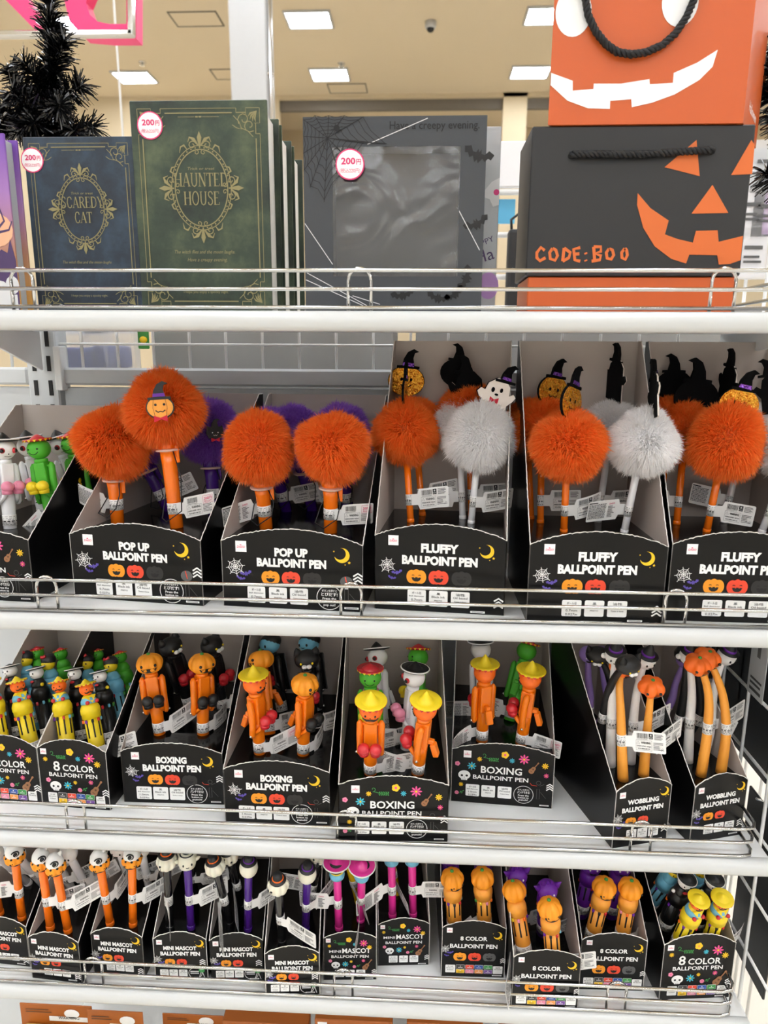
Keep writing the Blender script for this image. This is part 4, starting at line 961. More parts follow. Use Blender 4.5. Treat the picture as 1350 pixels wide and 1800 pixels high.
def sombrero(r, h, m, rim=None, teeth=None, cone=.42):
    b = MB(); n = 28
    b.lathe([(1e-6, .0), (r*.55, -.0002), (r*.95, r*.06), (r, r*.14), (r*.96, r*.20), (r*.62, r*.12), (r*cone, r*.16), (r*cone*.55, r*.16+h*.55), (r*cone*.16, r*.16+h*.93), (1e-6, r*.16+h)], m, n)
    parts = [('hat', b)]
    if rim: parts.append(('hat_rim', MB().tube([(r*.985*math.cos(2*math.pi*k/n), r*.985*math.sin(2*math.pi*k/n), r*.16) for k in range(n)], r*.05, rim, 6, True)))
    if teeth:
        q = MB()
        for k in range(16):
            a = 2*math.pi*k/16; e = .13
            q.add([(r*1.005*math.cos(a-e), r*1.005*math.sin(a-e), r*.15), (r*1.005*math.cos(a+e), r*1.005*math.sin(a+e), r*.15), (r*.98*math.cos(a), r*.98*math.sin(a), -r*.02)], [(0, 1, 2)], teeth)
        parts.append(('hat_trim', q))
    return parts

BOXV = {'pumpkin': ('plastic_orange', 'rubber_black'), 'mariachi': ('plastic_orange', 'rubber_red'), 'cactus': ('rubber_green', 'rubber_yellow'), 'skeleton': ('barrel_white', 'rubber_pink'), 'cat': ('plastic_black', 'rubber_red'), 'vampire': ('plastic_black', 'rubber_red')}
def boxing_parts(v):
    bm, gm = BOXV[v]; P = []
    P.append(('barrel', MB().lathe([(.0066, 0), (.0074, .0006), (.0075, .020), (.0080, .036), (.0080, .048)], bm, 22), []))
    ch = []
    ch.append(('shoulder_bolt', MB().ell((0, -.0005, .074), (.0128, .0022, .0022), 'rubber_orange' if bm == 'plastic_orange' else bm, 10, 6)))
    P.append(('torso', MB().box((0, .0005, .061), (.0150, .0160, .036), bm, .0018, seg=2), ch))
    P.append(('neck', MB().lathe([(.0078, .0785), (.0078, .083)], bm, 18), []))
    for s in (-1, 1):
        arm = MB(); x = s*.0120
        arm.tube([(x, .001, .078), (x, .0005, .074), (x, -.001, .06), (x, -.001, .045), (x, .0, .032), (x, .0, .0285)], [.0015, .0040, .0042, .0038, .0040, .002], bm, 10)
        P.append(('arm', arm, [('rivet', MB().ell((x+s*.0040, 0, .0318), .0017, 'pen_metal', 10, 6))]))
        P.append(('forearm', MB().tube([(s*.0098, -.001, .032), (s*.0080, -.0075, .038), (s*.0062, -.013, .045)], [.0024, .0026, .0028], bm, 8), []))
        gl = MB().ell((s*.0068, -.0165, .0515), (.0070, .0070, .0066), gm, 16, 10); gl.lathe([(.0056, .0), (.0060, .004), (.0054, .006)], gm, 16, Matrix.Translation((s*.0065, -.0148, .0425)))
        gl.ell((s*.0025, -.0188, .0520), (.0026, .0032, .0036), gm, 10, 6)
        P.append(('glove', gl, []))
    lv = MB().box((0, 0, 0), (.009, .0065, .017), bm, .001, Matrix.Translation((0, .0165, .042)) @ Matrix.Rotation(.35, 4, 'X')); lv.box((0, .010, .052), (.006, .010, .006), bm, .001)
    P.append(('lever', lv, []))
    Z = Matrix.Translation((0, 0, .095))
    def H(name, b, sub): P.append((name, b, sub, Z))
    if v == 'pumpkin': H('head', pumpkin_head(.0165, .0135, 'rubber_pumpkin'), [('stem', MB().ell((0, 0, .0122), (.0024, .0024, .0022), 'leaf_green')), ('face', face_mesh(.0165, .0135, 'grin'))])
    elif v in ('mariachi', 'cactus', 'skeleton'):
        hm = {'mariachi': 'rubber_orange', 'cactus': 'rubber_green', 'skeleton': 'rubber_white'}[v]
        sub = [('face', face_mesh(.0135, .0125, {'mariachi': 'moustache', 'cactus': 'smile', 'skeleton': 'skull'}[v]))]
        hd = MB().ell((0, 0, 0), (.0135, .0135, .0125), hm, 20, 12)
        T = Matrix.Translation((0, 0, .0070))
        hp = sombrero(.0182, .0125, 'rubber_yellow', None, 'rubber_red') if v == 'mariachi' else sombrero(.0165, .006, 'rubber_red', None, 'rubber_yellow', .62) if v == 'cactus' else sombrero(.0175, .0085, 'rubber_black', 'rubber_white', None, .5)
        for nm, b in hp: b.v = [(x, y, z+.0090) for x, y, z in b.v]; sub.append((nm, b))
        H('head', hd, sub)
    elif v == 'cat':
        hd = MB().ell((0, 0, 0), (.0165, .0140, .0128), 'rubber_black', 20, 12); sub = [('face', face_mesh(.0150, .0128, 'cat'))]
        for s in (-1, 1): sub.append(('ear', MB().lathe([(.0062, 0), (.004, .005), (1e-6, .0095)], 'rubber_black', 10, Matrix.Translation((s*.0108, 0, .0075)) @ Matrix.Rotation(s*.25, 4, 'Y'))))
        H('head', hd, sub)
    else:
        hd = MB().ell((0, 0, 0), (.0145, .0140, .0125), 'rubber_blue', 20, 12)
        H('head', hd, [('face', face_mesh(.0145, .0125, 'dots')), ('hair', MB().ell((0, .0028, .0035), (.0150, .0145, .0112), 'rubber_black', 18, 10)), ('bow', MB().ell((0, -.0125, -.0105), (.005, .002, .0025), 'rubber_red', 10, 6))])
        cp = MB().box((0, .0115, .055), (.028, .0022, .05), 'rubber_black', .001); P.append(('cape', cp, []))
    return P
def eight_parts(v):
    bm = {'pumpkin': 'rubber_amber', 'monster': 'rubber_purple', 'mariachi': 'rubber_yellow', 'skeleton': 'plastic_black', 'doll': 'rubber_blue', 'cactus': 'rubber_green'}[v]
    P = [('barrel', MB().lathe([(.0085, 0), (.0093, .0006), (.0094, .060)], bm, 24), [])]
    sl = ['rubber_red', 'rubber_blue', 'leaf_green', 'rubber_yellow', 'rubber_pink', 'rubber_orange', 'rubber_purple', 'rubber_black']
    for k in range(8):
        a = 2*math.pi*(k+.5)/8; R = Matrix.Rotation(a, 4, 'Z')
        P.append(('slot', MB().box((0, -.0094, .046), (.0018, .0008, .022), 'slot_dark', 0, R), []))
        P.append(('slider', MB().box((0, -.0102, .0555), (.0030, .0030, .0045), sl[k], .0008, R), []))
    col = MB().lathe([(.0095, .058), (.0112, .0585), (.0112, .064), (.0118, .0645), (.0118, .070), (.0104, .0735), (.0090, .076)], bm, 24, rfun=lambda a, z: 1+.012*math.cos(a*20) if .0635 < z < .0705 else 1)
    P.append(('collar', col, []))
    if v == 'pumpkin': P.append(('head', pumpkin_head(.0145, .0135, 'rubber_pumpkin'), [('stem', MB().ell((0, 0, .0122), (.0024, .0024, .0022), 'leaf_green')), ('face', face_mesh(.0145, .0135, 'wave'))], Matrix.Translation((0, 0, .0865))))
    elif v == 'monster':
        hd = MB().ell((0, 0, 0), (.0128, .0125, .0118), 'rubber_purple', 20, 12); sub = [('face', face_mesh(.0126, .0118, 'monster'))]
        for s in (-1, 1): sub.append(('ear', MB().lathe([(.0045, 0), (1e-6, .008)], 'rubber_purple', 8, Matrix.Translation((s*.0115, 0, .0050)) @ Matrix.Rotation(s*.9, 4, 'Y'))))
        for k in range(3): hd.lathe([(.003, 0), (1e-6, .005)], 'rubber_purple', 8, Matrix.Translation(((k-1)*.005, 0, .0105)))
        P.append(('head', hd, sub, Matrix.Translation((0, 0, .0855))))
    else:
        bust = {'mariachi': 'rubber_yellow', 'skeleton': 'plastic_black', 'doll': 'rubber_blue', 'cactus': 'rubber_green'}[v]
        P.append(('bust', MB().lathe([(.0085, .075), (.0095, .079), (.0070, .085), (.0050, .087)], bust, 18), []))
        if v == 'mariachi':
            P.append(('poncho', MB().lathe([(.0098, .0765), (.0094, .0805), (.0075, .084)], 'rubber_blue', 18), []))
            P.append(('scarf', MB().add([(-.0075, -.0062, .0862), (.0075, -.0062, .0862), (0, -.0108, .0772), (-.0075, -.004, .0862), (.0075, -.004, .0862), (0, -.0085, .0772)], [(0, 1, 2), (5, 4, 3), (0, 2, 5, 3), (1, 4, 5, 2), (0, 3, 4, 1)], 'rubber_yellow'), []))
            for s in (-1, 1): P.append(('maraca', MB().ell((s*.006, -.0092, .0782), .0026, 'rubber_red', 10, 6), []))
        if v == 'skeleton':
            for s in (-1, 1): P.append(('hand', MB().ell((s*.0105, -.002, .0785), .0024, 'rubber_yellow' if s > 0 else 'rubber_white', 8, 6), []))
            P.append(('bow_tie', MB().ell((0, -.0085, .0845), (.0035, .0015, .0018), 'rubber_red', 8, 6), []))
        hm = {'mariachi': 'rubber_orange', 'skeleton': 'rubber_white', 'doll': 'rubber_yellow', 'cactus': 'rubber_green'}[v]
        hd = MB().ell((0, 0, 0), (.0088, .0088, .0082), hm, 18, 10)
        sub = [('face', face_mesh(.0088, .0082, {'mariachi': 'moustache', 'skeleton': 'skull' if v != 'skeleton' else 'dots', 'doll': 'dots', 'cactus': 'smile'}[v]))]
        hp = {'mariachi': lambda: sombrero(.0128, .0060, 'rubber_yellow', None, 'rubber_red', .5), 'skeleton': lambda: sombrero(.0118, .0028, 'rubber_black', 'rubber_white', None, .62), 'cactus': lambda: sombrero(.0098, .0035, 'rubber_red', None, 'rubber_yellow', .7),
              'doll': lambda: [('hair', MB().ell((0, .0015, .0005), (.0100, .0095, .0085), 'rubber_black', 18, 10)), ('bow', MB().tube([(-.006, -.004, .0045), (-.002, -.006, .0065), (.001, -.0065, .0055), (.005, -.005, .0075)], [.001, .0022, .0012, .0022], 'rubber_red', 8))]}[v]()
        for nm, b in hp:
            b.v = [(x, y, z+.0046) for x, y, z in b.v]; sub.append((nm, b))
        P.append(('head', hd, sub, Matrix.Translation((0, 0, .0945))))
    return P
def mini_parts(v):
    bm = {'ghosthat': 'barrel_orange', 'white': 'barrel_white', 'hat': 'barrel_black', 'hatpurple': 'barrel_purple', 'ghostpurple': 'barrel_purple', 'doll': 'barrel_pink', 'dollyellow': 'barrel_yellow'}[v]
    P = [('barrel', MB().lathe([(.0040, 0), (.0048, .0006), (.0050, .082), (.0044, .092)], bm, 18), []), ('barrel_end', MB().lathe([(.0049, .0), (.0052, .0004), (.0052, .006), (.0049, .0065)], bm, 18), [])]
    Z = Matrix.Translation((0, 0, .097))
    if v == 'ghosthat':
        g = MB().lathe([(.0098, .004), (.0105, .007), (.0095, .012), (.006, .017), (.002, .019), (1e-6, .0195)], 'rubber_white', 20)
        g.lathe([(.003, 0), (.0018, .004), (1e-6, .0055)], 'rubber_white', 8, Matrix.Translation((.006, 0, .0155)) @ Matrix.Rotation(.6, 4, 'Y'))
        sw = MB().tube([(x, -math.sqrt(max(0, .0103**2-x*x))*.93, .0105+z) for x, z in spiral(.0, .0, .0010, .0046, 0, 520, 20)], .0009, 'rubber_black', 6)
        sw.ell((.0, -.0100, .0105), (.0020, .0012, .0020), 'rubber_black', 8, 6)
        fr_ = MB()
        for k in range(9): a = 2*math.pi*k/9; fr_.ell((.0106*math.cos(a), .0106*math.sin(a), .0045), (.0016, .0016, .0012), 'rubber_black', 6, 5)
        P.append(('head', pumpkin_head(.0122, .0098, 'rubber_pumpkin'), [('face', face_mesh(.0122, .0098, 'wave')), ('ghost_cap', g), ('swirl', sw), ('cap_fringe', fr_)], Z))
    elif v in ('hat', 'hatpurple'):
        hd = pumpkin_head(.0125, .0118, 'rubber_cream') if v == 'hat' else MB().ell((0, 0, 0), (.0112, .0112, .0125), 'rubber_cream', 18, 12)
        h_ = MB().lathe([(.0095, .0080), (.0100, .0088), (.0095, .0100), (.0058, .0105), (.0055, .017), (.0050, .0178), (1e-6, .018)], 'rubber_black', 20)
        P.append(('head', hd, [('face', face_mesh(.0124, .0118, 'grin')), ('top_hat', h_), ('hat_ribbon', MB().tube([(.0062*math.cos(2*math.pi*k/20), .0062*math.sin(2*math.pi*k/20), .0112) for k in range(20)], .0008, 'rubber_orange' if v == 'hat' else 'rubber_purple', 6, True))], Z))
    elif v == 'ghostpurple':
        hd = MB().lathe([(.004, -.012), (.0095, -.008), (.0115, .0), (.0095, .008), (.005, .0115), (1e-6, .0125)], 'rubber_cream', 18); sub = [('face', face_mesh(.0114, .0110, 'dots'))]
        for s in (-1, 1): sub.append(('arm', MB().lathe([(.0030, 0), (.0022, .004), (1e-6, .007)], 'rubber_cream', 8, Matrix.Translation((s*.0095, -.002, .001)) @ Matrix.Rotation(s*1.3, 4, 'Y'))))
        sub.append(('hat', MB().lathe([(.0085, .0085), (.0088, .0095), (.0055, .0100), (.0050, .016), (1e-6, .0165)], 'rubber_black', 18))); P.append(('head', hd, sub, Z))
    elif v == 'white':
        P.append(('head', MB().ell((0, 0, 0), (.0112, .0112, .0115), 'rubber_white', 18, 12), [('face', face_mesh(.0112, .0115, 'dots'))], Z))
    else:
        hd = MB().ell((0, 0, 0), (.0098, .0098, .0092), 'rubber_yellow', 18, 12); sub = [('face', face_mesh(.0098, .0092, 'dots')), ('hair', MB().ell((0, .0015, .003), (.0104, .0100, .0080), 'rubber_black', 18, 10)), ('dress_collar', MB().lathe([(.0088, -.0135), (.0095, -.010), (.0085, -.006), (.005, -.0045)], 'rubber_blue', 18))]
        for nm, b in sombrero(.0165, .007, 'barrel_pink', 'rubber_white', None, .5): b.v = [(x, y, z+.0055) for x, y, z in b.v]; sub.append((nm, b))
        P.append(('head', hd, sub, Z))
    return P
PARTS = {}
PK = {'boxing': (boxing_parts, .095, .0075, .0105, .013, 'boxing_pen'), 'eight': (eight_parts, .0865, .0094, .0165, .0125, 'eight_colour_pen'), 'mini': (mini_parts, .097, .0050, .043, .0125, 'mini_mascot_pen')}
def figure_pen(kind, v, box, base, head, face, tg, label, dz=0):
    fn, L, r, zc, bh, nm = PK[kind]
    if kind == 'eight' and v in ('mariachi', 'skeleton', 'doll', 'cactus'): L = .0945
    if (kind, v) not in PARTS: PARTS[(kind, v)] = [(p[0], p[1].mesh(p[0]), [(n, b.mesh(n)) for n, b in p[2]], p[3] if len(p) > 3 else None) for p in fn(v)]
    b = base_at(box, *base) if not isinstance(base, np.ndarray) else base
    hd = fix_len(b, *head, L); M_ = pen_frame(b, hd, face)
    t = thing(nm, label, 'pen', M_, GP[kind])
    for n, me, ch, Mx in PARTS[(kind, v)]:
        o = obj(n, me, t, Mx)
        for n2, m2 in ch: obj(n2, m2, o)
    add_label(t, r, zc, tg, face, bh)
    return t
def wobbly_pen(box, color, base, path, v, face, tg, label, lean=.004):
    """path: pixels up the bent stem, the last one the head; it bends in a plane facing the aisle"""
    b = base_at(box, *base) if not isinstance(base, np.ndarray) else base; P = [b]
    n = len(path)
    for i, (px, py) in enumerate(path): P.append(at(px, py, b[1]+lean*((i+1)/n)**2))
    pts = []                                      # smooth the stem (Catmull-Rom)
    Q = [P[0]*2-P[1]]+P+[P[-1]*2-P[-2]]
    for i in range(1, len(Q)-2):
        for k in range(6):
            t_ = k/6; p0, p1, p2, p3 = Q[i-1], Q[i], Q[i+1], Q[i+2]
            pts.append(.5*(2*p1+(p2-p0)*t_+(2*p0-5*p1+4*p2-p3)*t_**2+(3*p1-p0-3*p2+p3)*t_**3))
    pts.append(P[-1]); N = len(pts); m = {'orange': 'rubber_amber', 'white': 'rubber_white', 'black': 'rubber_black', 'purple': 'rubber_lilac'}[color]
    t = thing('wobbly_pen', label, 'pen', Matrix.Translation(b), GP['wobble'])
    loc = [tuple(p-b) for p in pts]; rad = [.0062-.0030*i/(N-1) for i in range(N)]
    obj('stem', MB().tube(loc, rad, m, 14), t)
    d = Vector(loc[-1])-Vector(loc[-4]); d.normalize()
    F = Matrix.Translation(Vector(loc[-1])) @ Matrix.Rotation(math.radians(face), 4, 'Z') @ Matrix.Rotation(math.radians(20), 4, 'X')
    if v == 'pumpkin':
        hd = obj('head', cached(('head', 'wp'), lambda: pumpkin_head(.0150, .0115, 'rubber_orange', ribs=5, dep=.26)), t, F); obj('face', cached(('face', 'wp'), lambda: face_mesh(.0145, .0115, 'grin')), hd); obj('stem_tip', cached(('stem_tip', 'wp'), lambda: MB().ell((0, 0, .0102), (.0022, .0022, .0018), 'leaf_green', 8, 6)), hd)
    elif v == 'ghost':
        hd = obj('head', cached(('head', 'wg'), lambda: MB().ell((0, 0, 0), (.0115, .0110, .0115), 'rubber_white', 18, 12)), t, F); obj('face', cached(('face', 'wg'), lambda: face_mesh(.0113, .0115, 'dots')), hd)
        for s in (-1, 1): obj('hand', cached(('hand', 'wg', s), lambda: MB().ell((s*.0120, 0, -.002), (.0035, .0030, .0034), 'rubber_white', 10, 6)), hd)
        obj('hat', cached(('hat', 'wg'), lambda: MB().lathe([(.0120, .0072), (.0125, .0082), (.0075, .0092), (.0045, .018), (1e-6, .026)], 'rubber_black', 18)), hd); obj('hat_ribbon', cached(('hat_ribbon', 'wg'), lambda: MB().lathe([(.0080, .0092), (.0070, .0116)], 'rubber_purple', 18)), hd)
    elif v == 'cat':
        hd = obj('head', cached(('head', 'wc'), lambda: MB().ell((0, 0, 0), (.0155, .0120, .0105), 'rubber_black', 18, 12)), t, F); obj('face', cached(('face', 'wc'), lambda: face_mesh(.0125, .0105, 'cat')), hd)
        for s in (-1, 1): obj('ear', cached(('ear', 'wc', s), lambda: MB().lathe([(.0055, 0), (1e-6, .0085)], 'rubber_black', 10, Matrix.Translation((s*.010, 0, .006)) @ Matrix.Rotation(s*.3, 4, 'Y'))), hd)
    else:
        hd = obj('head', cached(('head', 'wb'), lambda: MB().ell((0, 0, 0), (.0115, .0110, .0105), 'rubber_lilac', 18, 12)), t, F); obj('face', cached(('face', 'wb'), lambda: face_mesh(.0114, .0105, 'monster')), hd)
    # label round the stem a third of the way up
    i = max(2, int(N*.30)); a = Vector(loc[i-1]); c = Vector(loc[i+1]); z = (c-a).normalized(); x = Vector((1, 0, 0)); x = (x-z*x.dot(z)).normalized(); y = z.cross(x)
    R = Matrix((x, y, z)).transposed().to_4x4(); R.translation = Vector(loc[i])
    bd = obj('label_band', band_mesh(round(rad[i]+.0001, 4), -.0065, .0065), t, R)
    if tg: obj('label_flag', tag_mesh(round(rad[i], 4), bool(tg[1]), tg[2], 0.0, tg[3]), bd, Matrix.Rotation(math.radians(tg[0]), 4, 'Z'))
    return t

# ------------------------------------------------------------------ shelf 2 : pop up and fluffy pens
A_ = 'the left POP UP carton'; B_ = 'the right POP UP carton'
popup_pen('A', 'purple', bx('A', .030, .150), (367, 758), .104, .043, 'purple pom-pom pen with a cat badge behind the raised orange one', (12, 1, 6, 4), badge=('cat_badge', 380, 762, .85), fv=2)
popup_pen('A', 'purple', bx('A', -.030, .145), (228, 762), .104, .043, 'purple pom-pom pen hidden behind the left orange pom-poms', (10, 0, 0, 0), fv=1)
popup_pen('A', 'orange', (207, 920), (196, 775), .100, .0475, 'orange pom-pom pen on the far left of the second shelf', (200, 0, -50, 18), fv=0)
popup_pen('A', 'orange', (311, 928), (287, 719), .139, .0490, 'raised orange pom-pom pen with a pumpkin badge', (4, 1, 0, 8), badge=('pumpkin_badge', 281, 716, 1.0), fv=1)
popup_pen('B', 'purple', bx('B', -.048, .165), (470, 772), .103, .043, 'purple pom-pom pen peeking out behind the left one in ' + B_, (8, 0, 0, 0), fv=0)
popup_pen('B', 'purple', bx('B', -.016, .175), (521, 768), .103, .043, 'purple pom-pom pen in the back middle of ' + B_, (5, 0, 5, 0), fv=1)
popup_pen('B', 'purple', bx('B', .034, .165), (598, 770), .103, .044, 'purple pom-pom pen peeking out behind the right one in ' + B_, (170, 0, 0, 0), fv=2)
popup_pen('B', 'orange', (468, 930), (454, 786), .099, .0435, 'orange pom-pom pen with its label flag pointing left, left in ' + B_, (193, 0, 0, -13), fv=2)
popup_pen('B', 'orange', (581, 936), (582, 786), .101, .0440, 'orange pom-pom pen with a price flag, right in ' + B_, (2, 1, 0, 6), fv=0)

fluffy_pen('C', 'orange', bx('C', .030, .130), (822, 672), .039, 'orange fluffy pen at the back of the first FLUFFY carton', (5, 0, 0, 0), ('pumpkin_felt', 803, 656, 175, -10, .95), 2, .128)
fluffy_pen('C', 'white', bx('C', .020, .112), (806, 720), .036, 'white fluffy pen half hidden behind the ghost one', (180, 0, 0, 0), ('ghost_felt', 826, 690, 178, -6, 1.4), 0, .112)
fluffy_pen('C', 'orange', bx('C', -.030, .122), (728, 727), .038, 'orange fluffy pen with a glitter pumpkin, second in its column', (6, 0, 0, 6), ('pumpkin_felt', 714, 670, 0, 4, 1.05), 1, .108)
fluffy_pen('C', 'orange', (722, 918), (712, 758), .0425, 'orange fluffy pen in front whose felt figure is edge-on', (2, 0, 0, 3), ('pumpkin_felt', 712, 692, 84, 4, 1.0), 0, .107)
fluffy_pen('C', 'white', (828, 920), (843, 767), .0415, 'white fluffy pen with a smiling felt ghost', (8, 0, 8, 10), ('ghost_felt', 868, 700, 8, 14, 1.3), 1, .104)
fluffy_pen('D', 'white', bx('D', .030, .125), (1077, 730), .037, 'white fluffy pen standing at the back of the middle FLUFFY carton', (6, 0, 10, 8), ('ghost_felt', 1083, 668, 105, -12, 1.3), 2, .112)
fluffy_pen('D', 'orange', bx('D', -.048, .135), (926, 735), .035, 'orange fluffy pen at the very back left of the middle FLUFFY carton', None, None, 0, .112)
fluffy_pen('D', 'orange', bx('D', -.040, .115), (953, 738), .039, 'orange fluffy pen with a pumpkin figure, second row of the middle FLUFFY carton', (3, 0, 0, 0), ('pumpkin_felt', 972, 688, 30, 8, 1.05), 1, .110)
fluffy_pen('D', 'orange', (991, 935), (998, 783), .0425, 'orange fluffy pen in front of the middle FLUFFY carton', (10, 0, 30, 4), ('pumpkin_felt', 1004, 708, 52, 12, 1.1), 2, .102)
fluffy_pen('D', 'white', (1097, 936), (1130, 777), .0405, 'white fluffy pen in front of the middle FLUFFY carton', (186, 0, 8, -6), ('ghost_felt', 1150, 696, 82, 18, 1.45), 0, .107)
fluffy_pen('E', 'orange', bx('E', -.045, .132), (1182, 712), .036, 'orange fluffy pen at the back left of the right FLUFFY carton', None, ('pumpkin_felt', 1184, 677, 180, 0, 1.0), 2, .118)
fluffy_pen('E', 'orange', bx('E', -.030, .110), (1206, 742), .0385, 'orange fluffy pen with a black felt back, right FLUFFY carton', (182, 0, 0, 0), ('pumpkin_felt', 1223, 700, 185, -4, 1.25), 0, .108)
fluffy_pen('E', 'white', bx('E', .030, .125), (1318, 728), .036, 'white fluffy pen behind the right-hand glitter pumpkin', (184, 0, 0, 5), ('ghost_felt', 1281, 678, 95, -14, 1.3), 1, .110)
fluffy_pen('E', 'orange', (1242, 935), (1275, 775), .0435, 'orange fluffy pen with a big glitter pumpkin at the right edge', (-4, 0, 4, -8), ('pumpkin_felt', 1298, 712, 2, 10, 1.05), 1, .107)
fluffy_pen('E', 'white', bx('E', .052, .075), (1398, 780), .0415, 'white fluffy pen mostly cut off by the right edge', (6, 0, 0, 0), ('ghost_felt', 1366, 690, 170, 8, 1.2), 2, .105)

# carton 0 : sombrero boxers at the left edge
Z0 = 'beside the left frame edge'
figure_pen('boxing', 'skeleton', '0', bx('0', .046, .150), (84, 722), 40, 0, 'white boxing skeleton pen standing furthest back ' + Z0)
figure_pen('boxing', 'cactus', '0', bx('0', .058, .130), (121, 751), -10, (175, 0, 0, 0), 'cactus boxing pen half behind the orange pom-pom ' + Z0)
figure_pen('boxing', 'cactus', '0', bx('0', .052, .172), (152, 724), 0, None, 'red-hatted cactus pen only just visible ' + Z0)
figure_pen('boxing', 'skeleton', '0', bx('0', .014, .110), (40, 738), 30, 0, 'white boxing skeleton pen in the second row ' + Z0)
figure_pen('boxing', 'cactus', '0', bx('0', .040, .085), (64, 766), -5, (198, 0, 0, -40), 'green boxing cactus pen with yellow gloves, front row ' + Z0)
figure_pen('boxing', 'skeleton', '0', bx('0', -.004, .066), (4, 764), 55, 0, 'white boxing skeleton pen with pink gloves, cut by the frame ' + Z0)

# ------------------------------------------------------------------ shelf 3
for bid, xs, nm in (('F', ((-16, 1205, 31, 1206), (17, 1172, 63, 1176), (45, 1159, 85, 1167), (66, 1148, 107, 1148)), 'left 8COLOR carton'), ('G', ((104, 1206, 152, 1211), (130, 1177, 174, 1180), (151, 1162, 194, 1168), (170, 1148, 211, 1152)), 'whole 8COLOR carton')):
    rows = list(zip(('mariachi', 'skeleton', 'doll', 'cactus'), xs, (.026, .062, .094, .124), ('yellow sombrero figure', 'black-suited skeleton', 'black-haired blue doll', 'red-capped green cactus')))
    for v, (a, b, c, d), y, desc in rows[::-1]:
        for k, (px, py) in enumerate(((a, b), (c, d))):
            fc = (5, 50) if bid == 'G' and v == 'mariachi' else (40, 55) if v == 'mariachi' else (-20, -30) if bid == 'F' else (-5, -20)
            tg = (150, 0, 0, -35) if (v == 'mariachi' and k == 0 and bid == 'G') else (10, 0, 0, 5) if (v == 'mariachi' and k == 1 and bid == 'G') else 0
            figure_pen('eight', v, bid, bx(bid, (-.019, .021)[k], y), (px, py), fc[k], tg, '%s pen, %s of its row in the %s' % (desc, ('left', 'right')[k], nm))
H_ = 'in the carton with two pumpkin boxers'
figure_pen('boxing', 'cat', 'H', bx('H', -.014, .120), (300, 1136), 60, (5, 0, 10, 0), 'black boxing cat pen, left back ' + H_)
figure_pen('boxing', 'cat', 'H', bx('H', .034, .115), (372, 1134), 70, (8, 0, 30, 0), 'black boxing cat pen, right back ' + H_)
figure_pen('boxing', 'pumpkin', 'H', (281, 1290), (263, 1166), 15, (32, 0, 10, 20), 'pumpkin boxing pen facing the aisle, left front ' + H_)
figure_pen('boxing', 'pumpkin', 'H', (357, 1290), (355, 1166), 42, (60, 0, 30, 6), 'pumpkin boxing pen turned to the right, right front ' + H_)
I_ = 'in the mixed BOXING carton'
figure_pen('boxing', 'vampire', 'I', bx('I', -.020, .140), (474, 1133), -40, 0, 'pale blue vampire boxing pen, left back ' + I_)
figure_pen('boxing', 'vampire', 'I', bx('I', .026, .145), (543, 1131), -30, 0, 'pale blue vampire boxing pen, right back ' + I_)
figure_pen('boxing', 'cat', 'I', bx('I', .028, .100), (540, 1159), 5, (10, 0, 60, 0), 'black boxing cat pen facing the aisle ' + I_)
figure_pen('boxing', 'pumpkin', 'I', bx('I', -.026, .085), (459, 1157), -60, (40, 1, 40, 0), 'pumpkin boxing pen behind the sombrero boxer ' + I_)
figure_pen('boxing', 'mariachi', 'I', (457, 1323), (447, 1201), 70, (15, 1, 0, 22), 'yellow sombrero boxing pen turned right ' + I_)
figure_pen('boxing', 'pumpkin', 'I', (533, 1325), (536, 1203), 62, (45, 0, 60, 22), 'pumpkin boxing pen turned right in front ' + I_)
J_ = 'in the pulled-forward flower-printed carton'
figure_pen('boxing', 'skeleton', 'J', bx('J', -.012, .125), (663, 1150), -45, 0, 'white skeleton boxing pen at the back ' + J_)
figure_pen('boxing', 'cactus', 'J', bx('J', .030, .125), (735, 1155), -60, 0, 'green cactus boxing pen at the back right ' + J_)
figure_pen('boxing', 'cactus', 'J', bx('J', -.028, .085), (651, 1190), 0, (20, 0, 20, 0), 'green cactus boxing pen facing the aisle ' + J_)
figure_pen('boxing', 'skeleton', 'J', bx('J', .016, .085), (728, 1190), -70, (190, 0, 0, 0), 'white skeleton boxing pen with pink gloves ' + J_)
figure_pen('boxing', 'mariachi', 'J', (651, 1359), (652, 1246), 0, (28, 0, -30, 10), 'yellow sombrero boxing pen facing the aisle ' + J_)
figure_pen('boxing', 'mariachi', 'J', (734, 1359), (747, 1246), -105, (202, 0, -40, 14), 'yellow sombrero boxing pen turned away ' + J_)
K_ = 'in the set-back flower-printed carton'
figure_pen('boxing', 'skeleton', 'K', bx('K', -.024, .095), (845, 1142), 180, (180, 0, 0, 0), 'white skeleton boxing pen at the back ' + K_)
figure_pen('boxing', 'cactus', 'K', bx('K', .012, .095), (926, 1143), 160, (175, 0, 0, 0), 'green cactus boxing pen at the back ' + K_)
figure_pen('boxing', 'mariachi', 'K', (847, 1302), (852, 1182), 200, (205, 0, 40, -8), 'yellow sombrero boxing pen seen from behind, left ' + K_)
figure_pen('boxing', 'mariachi', 'K', (916, 1307), (932, 1192), -108, (-8, 1, 0, -12), 'yellow sombrero boxing pen with a price flag, right ' + K_)
L_ = 'in the left WOBBLING carton'; M__ = 'in the right WOBBLING carton'
wobbly_pen('L', 'purple', bx('L', -.018, .125), [(1036, 1240), (1034, 1190), (1034, 1150)], 'bat', 0, 0, 'lilac wobbly pen furthest back left ' + L_)
wobbly_pen('L', 'purple', bx('L', .004, .120), [(1067, 1240), (1062, 1195), (1056, 1150)], 'bat', 0, 0, 'lilac wobbly pen at the back ' + L_)
wobbly_pen('L', 'black', bx('L', -.022, .075), [(1058, 1270), (1070, 1215), (1085, 1185), (1104, 1168)], 'cat', 30, 0, 'black cat wobbly pen bowed over to the right ' + L_, lean=-.06)
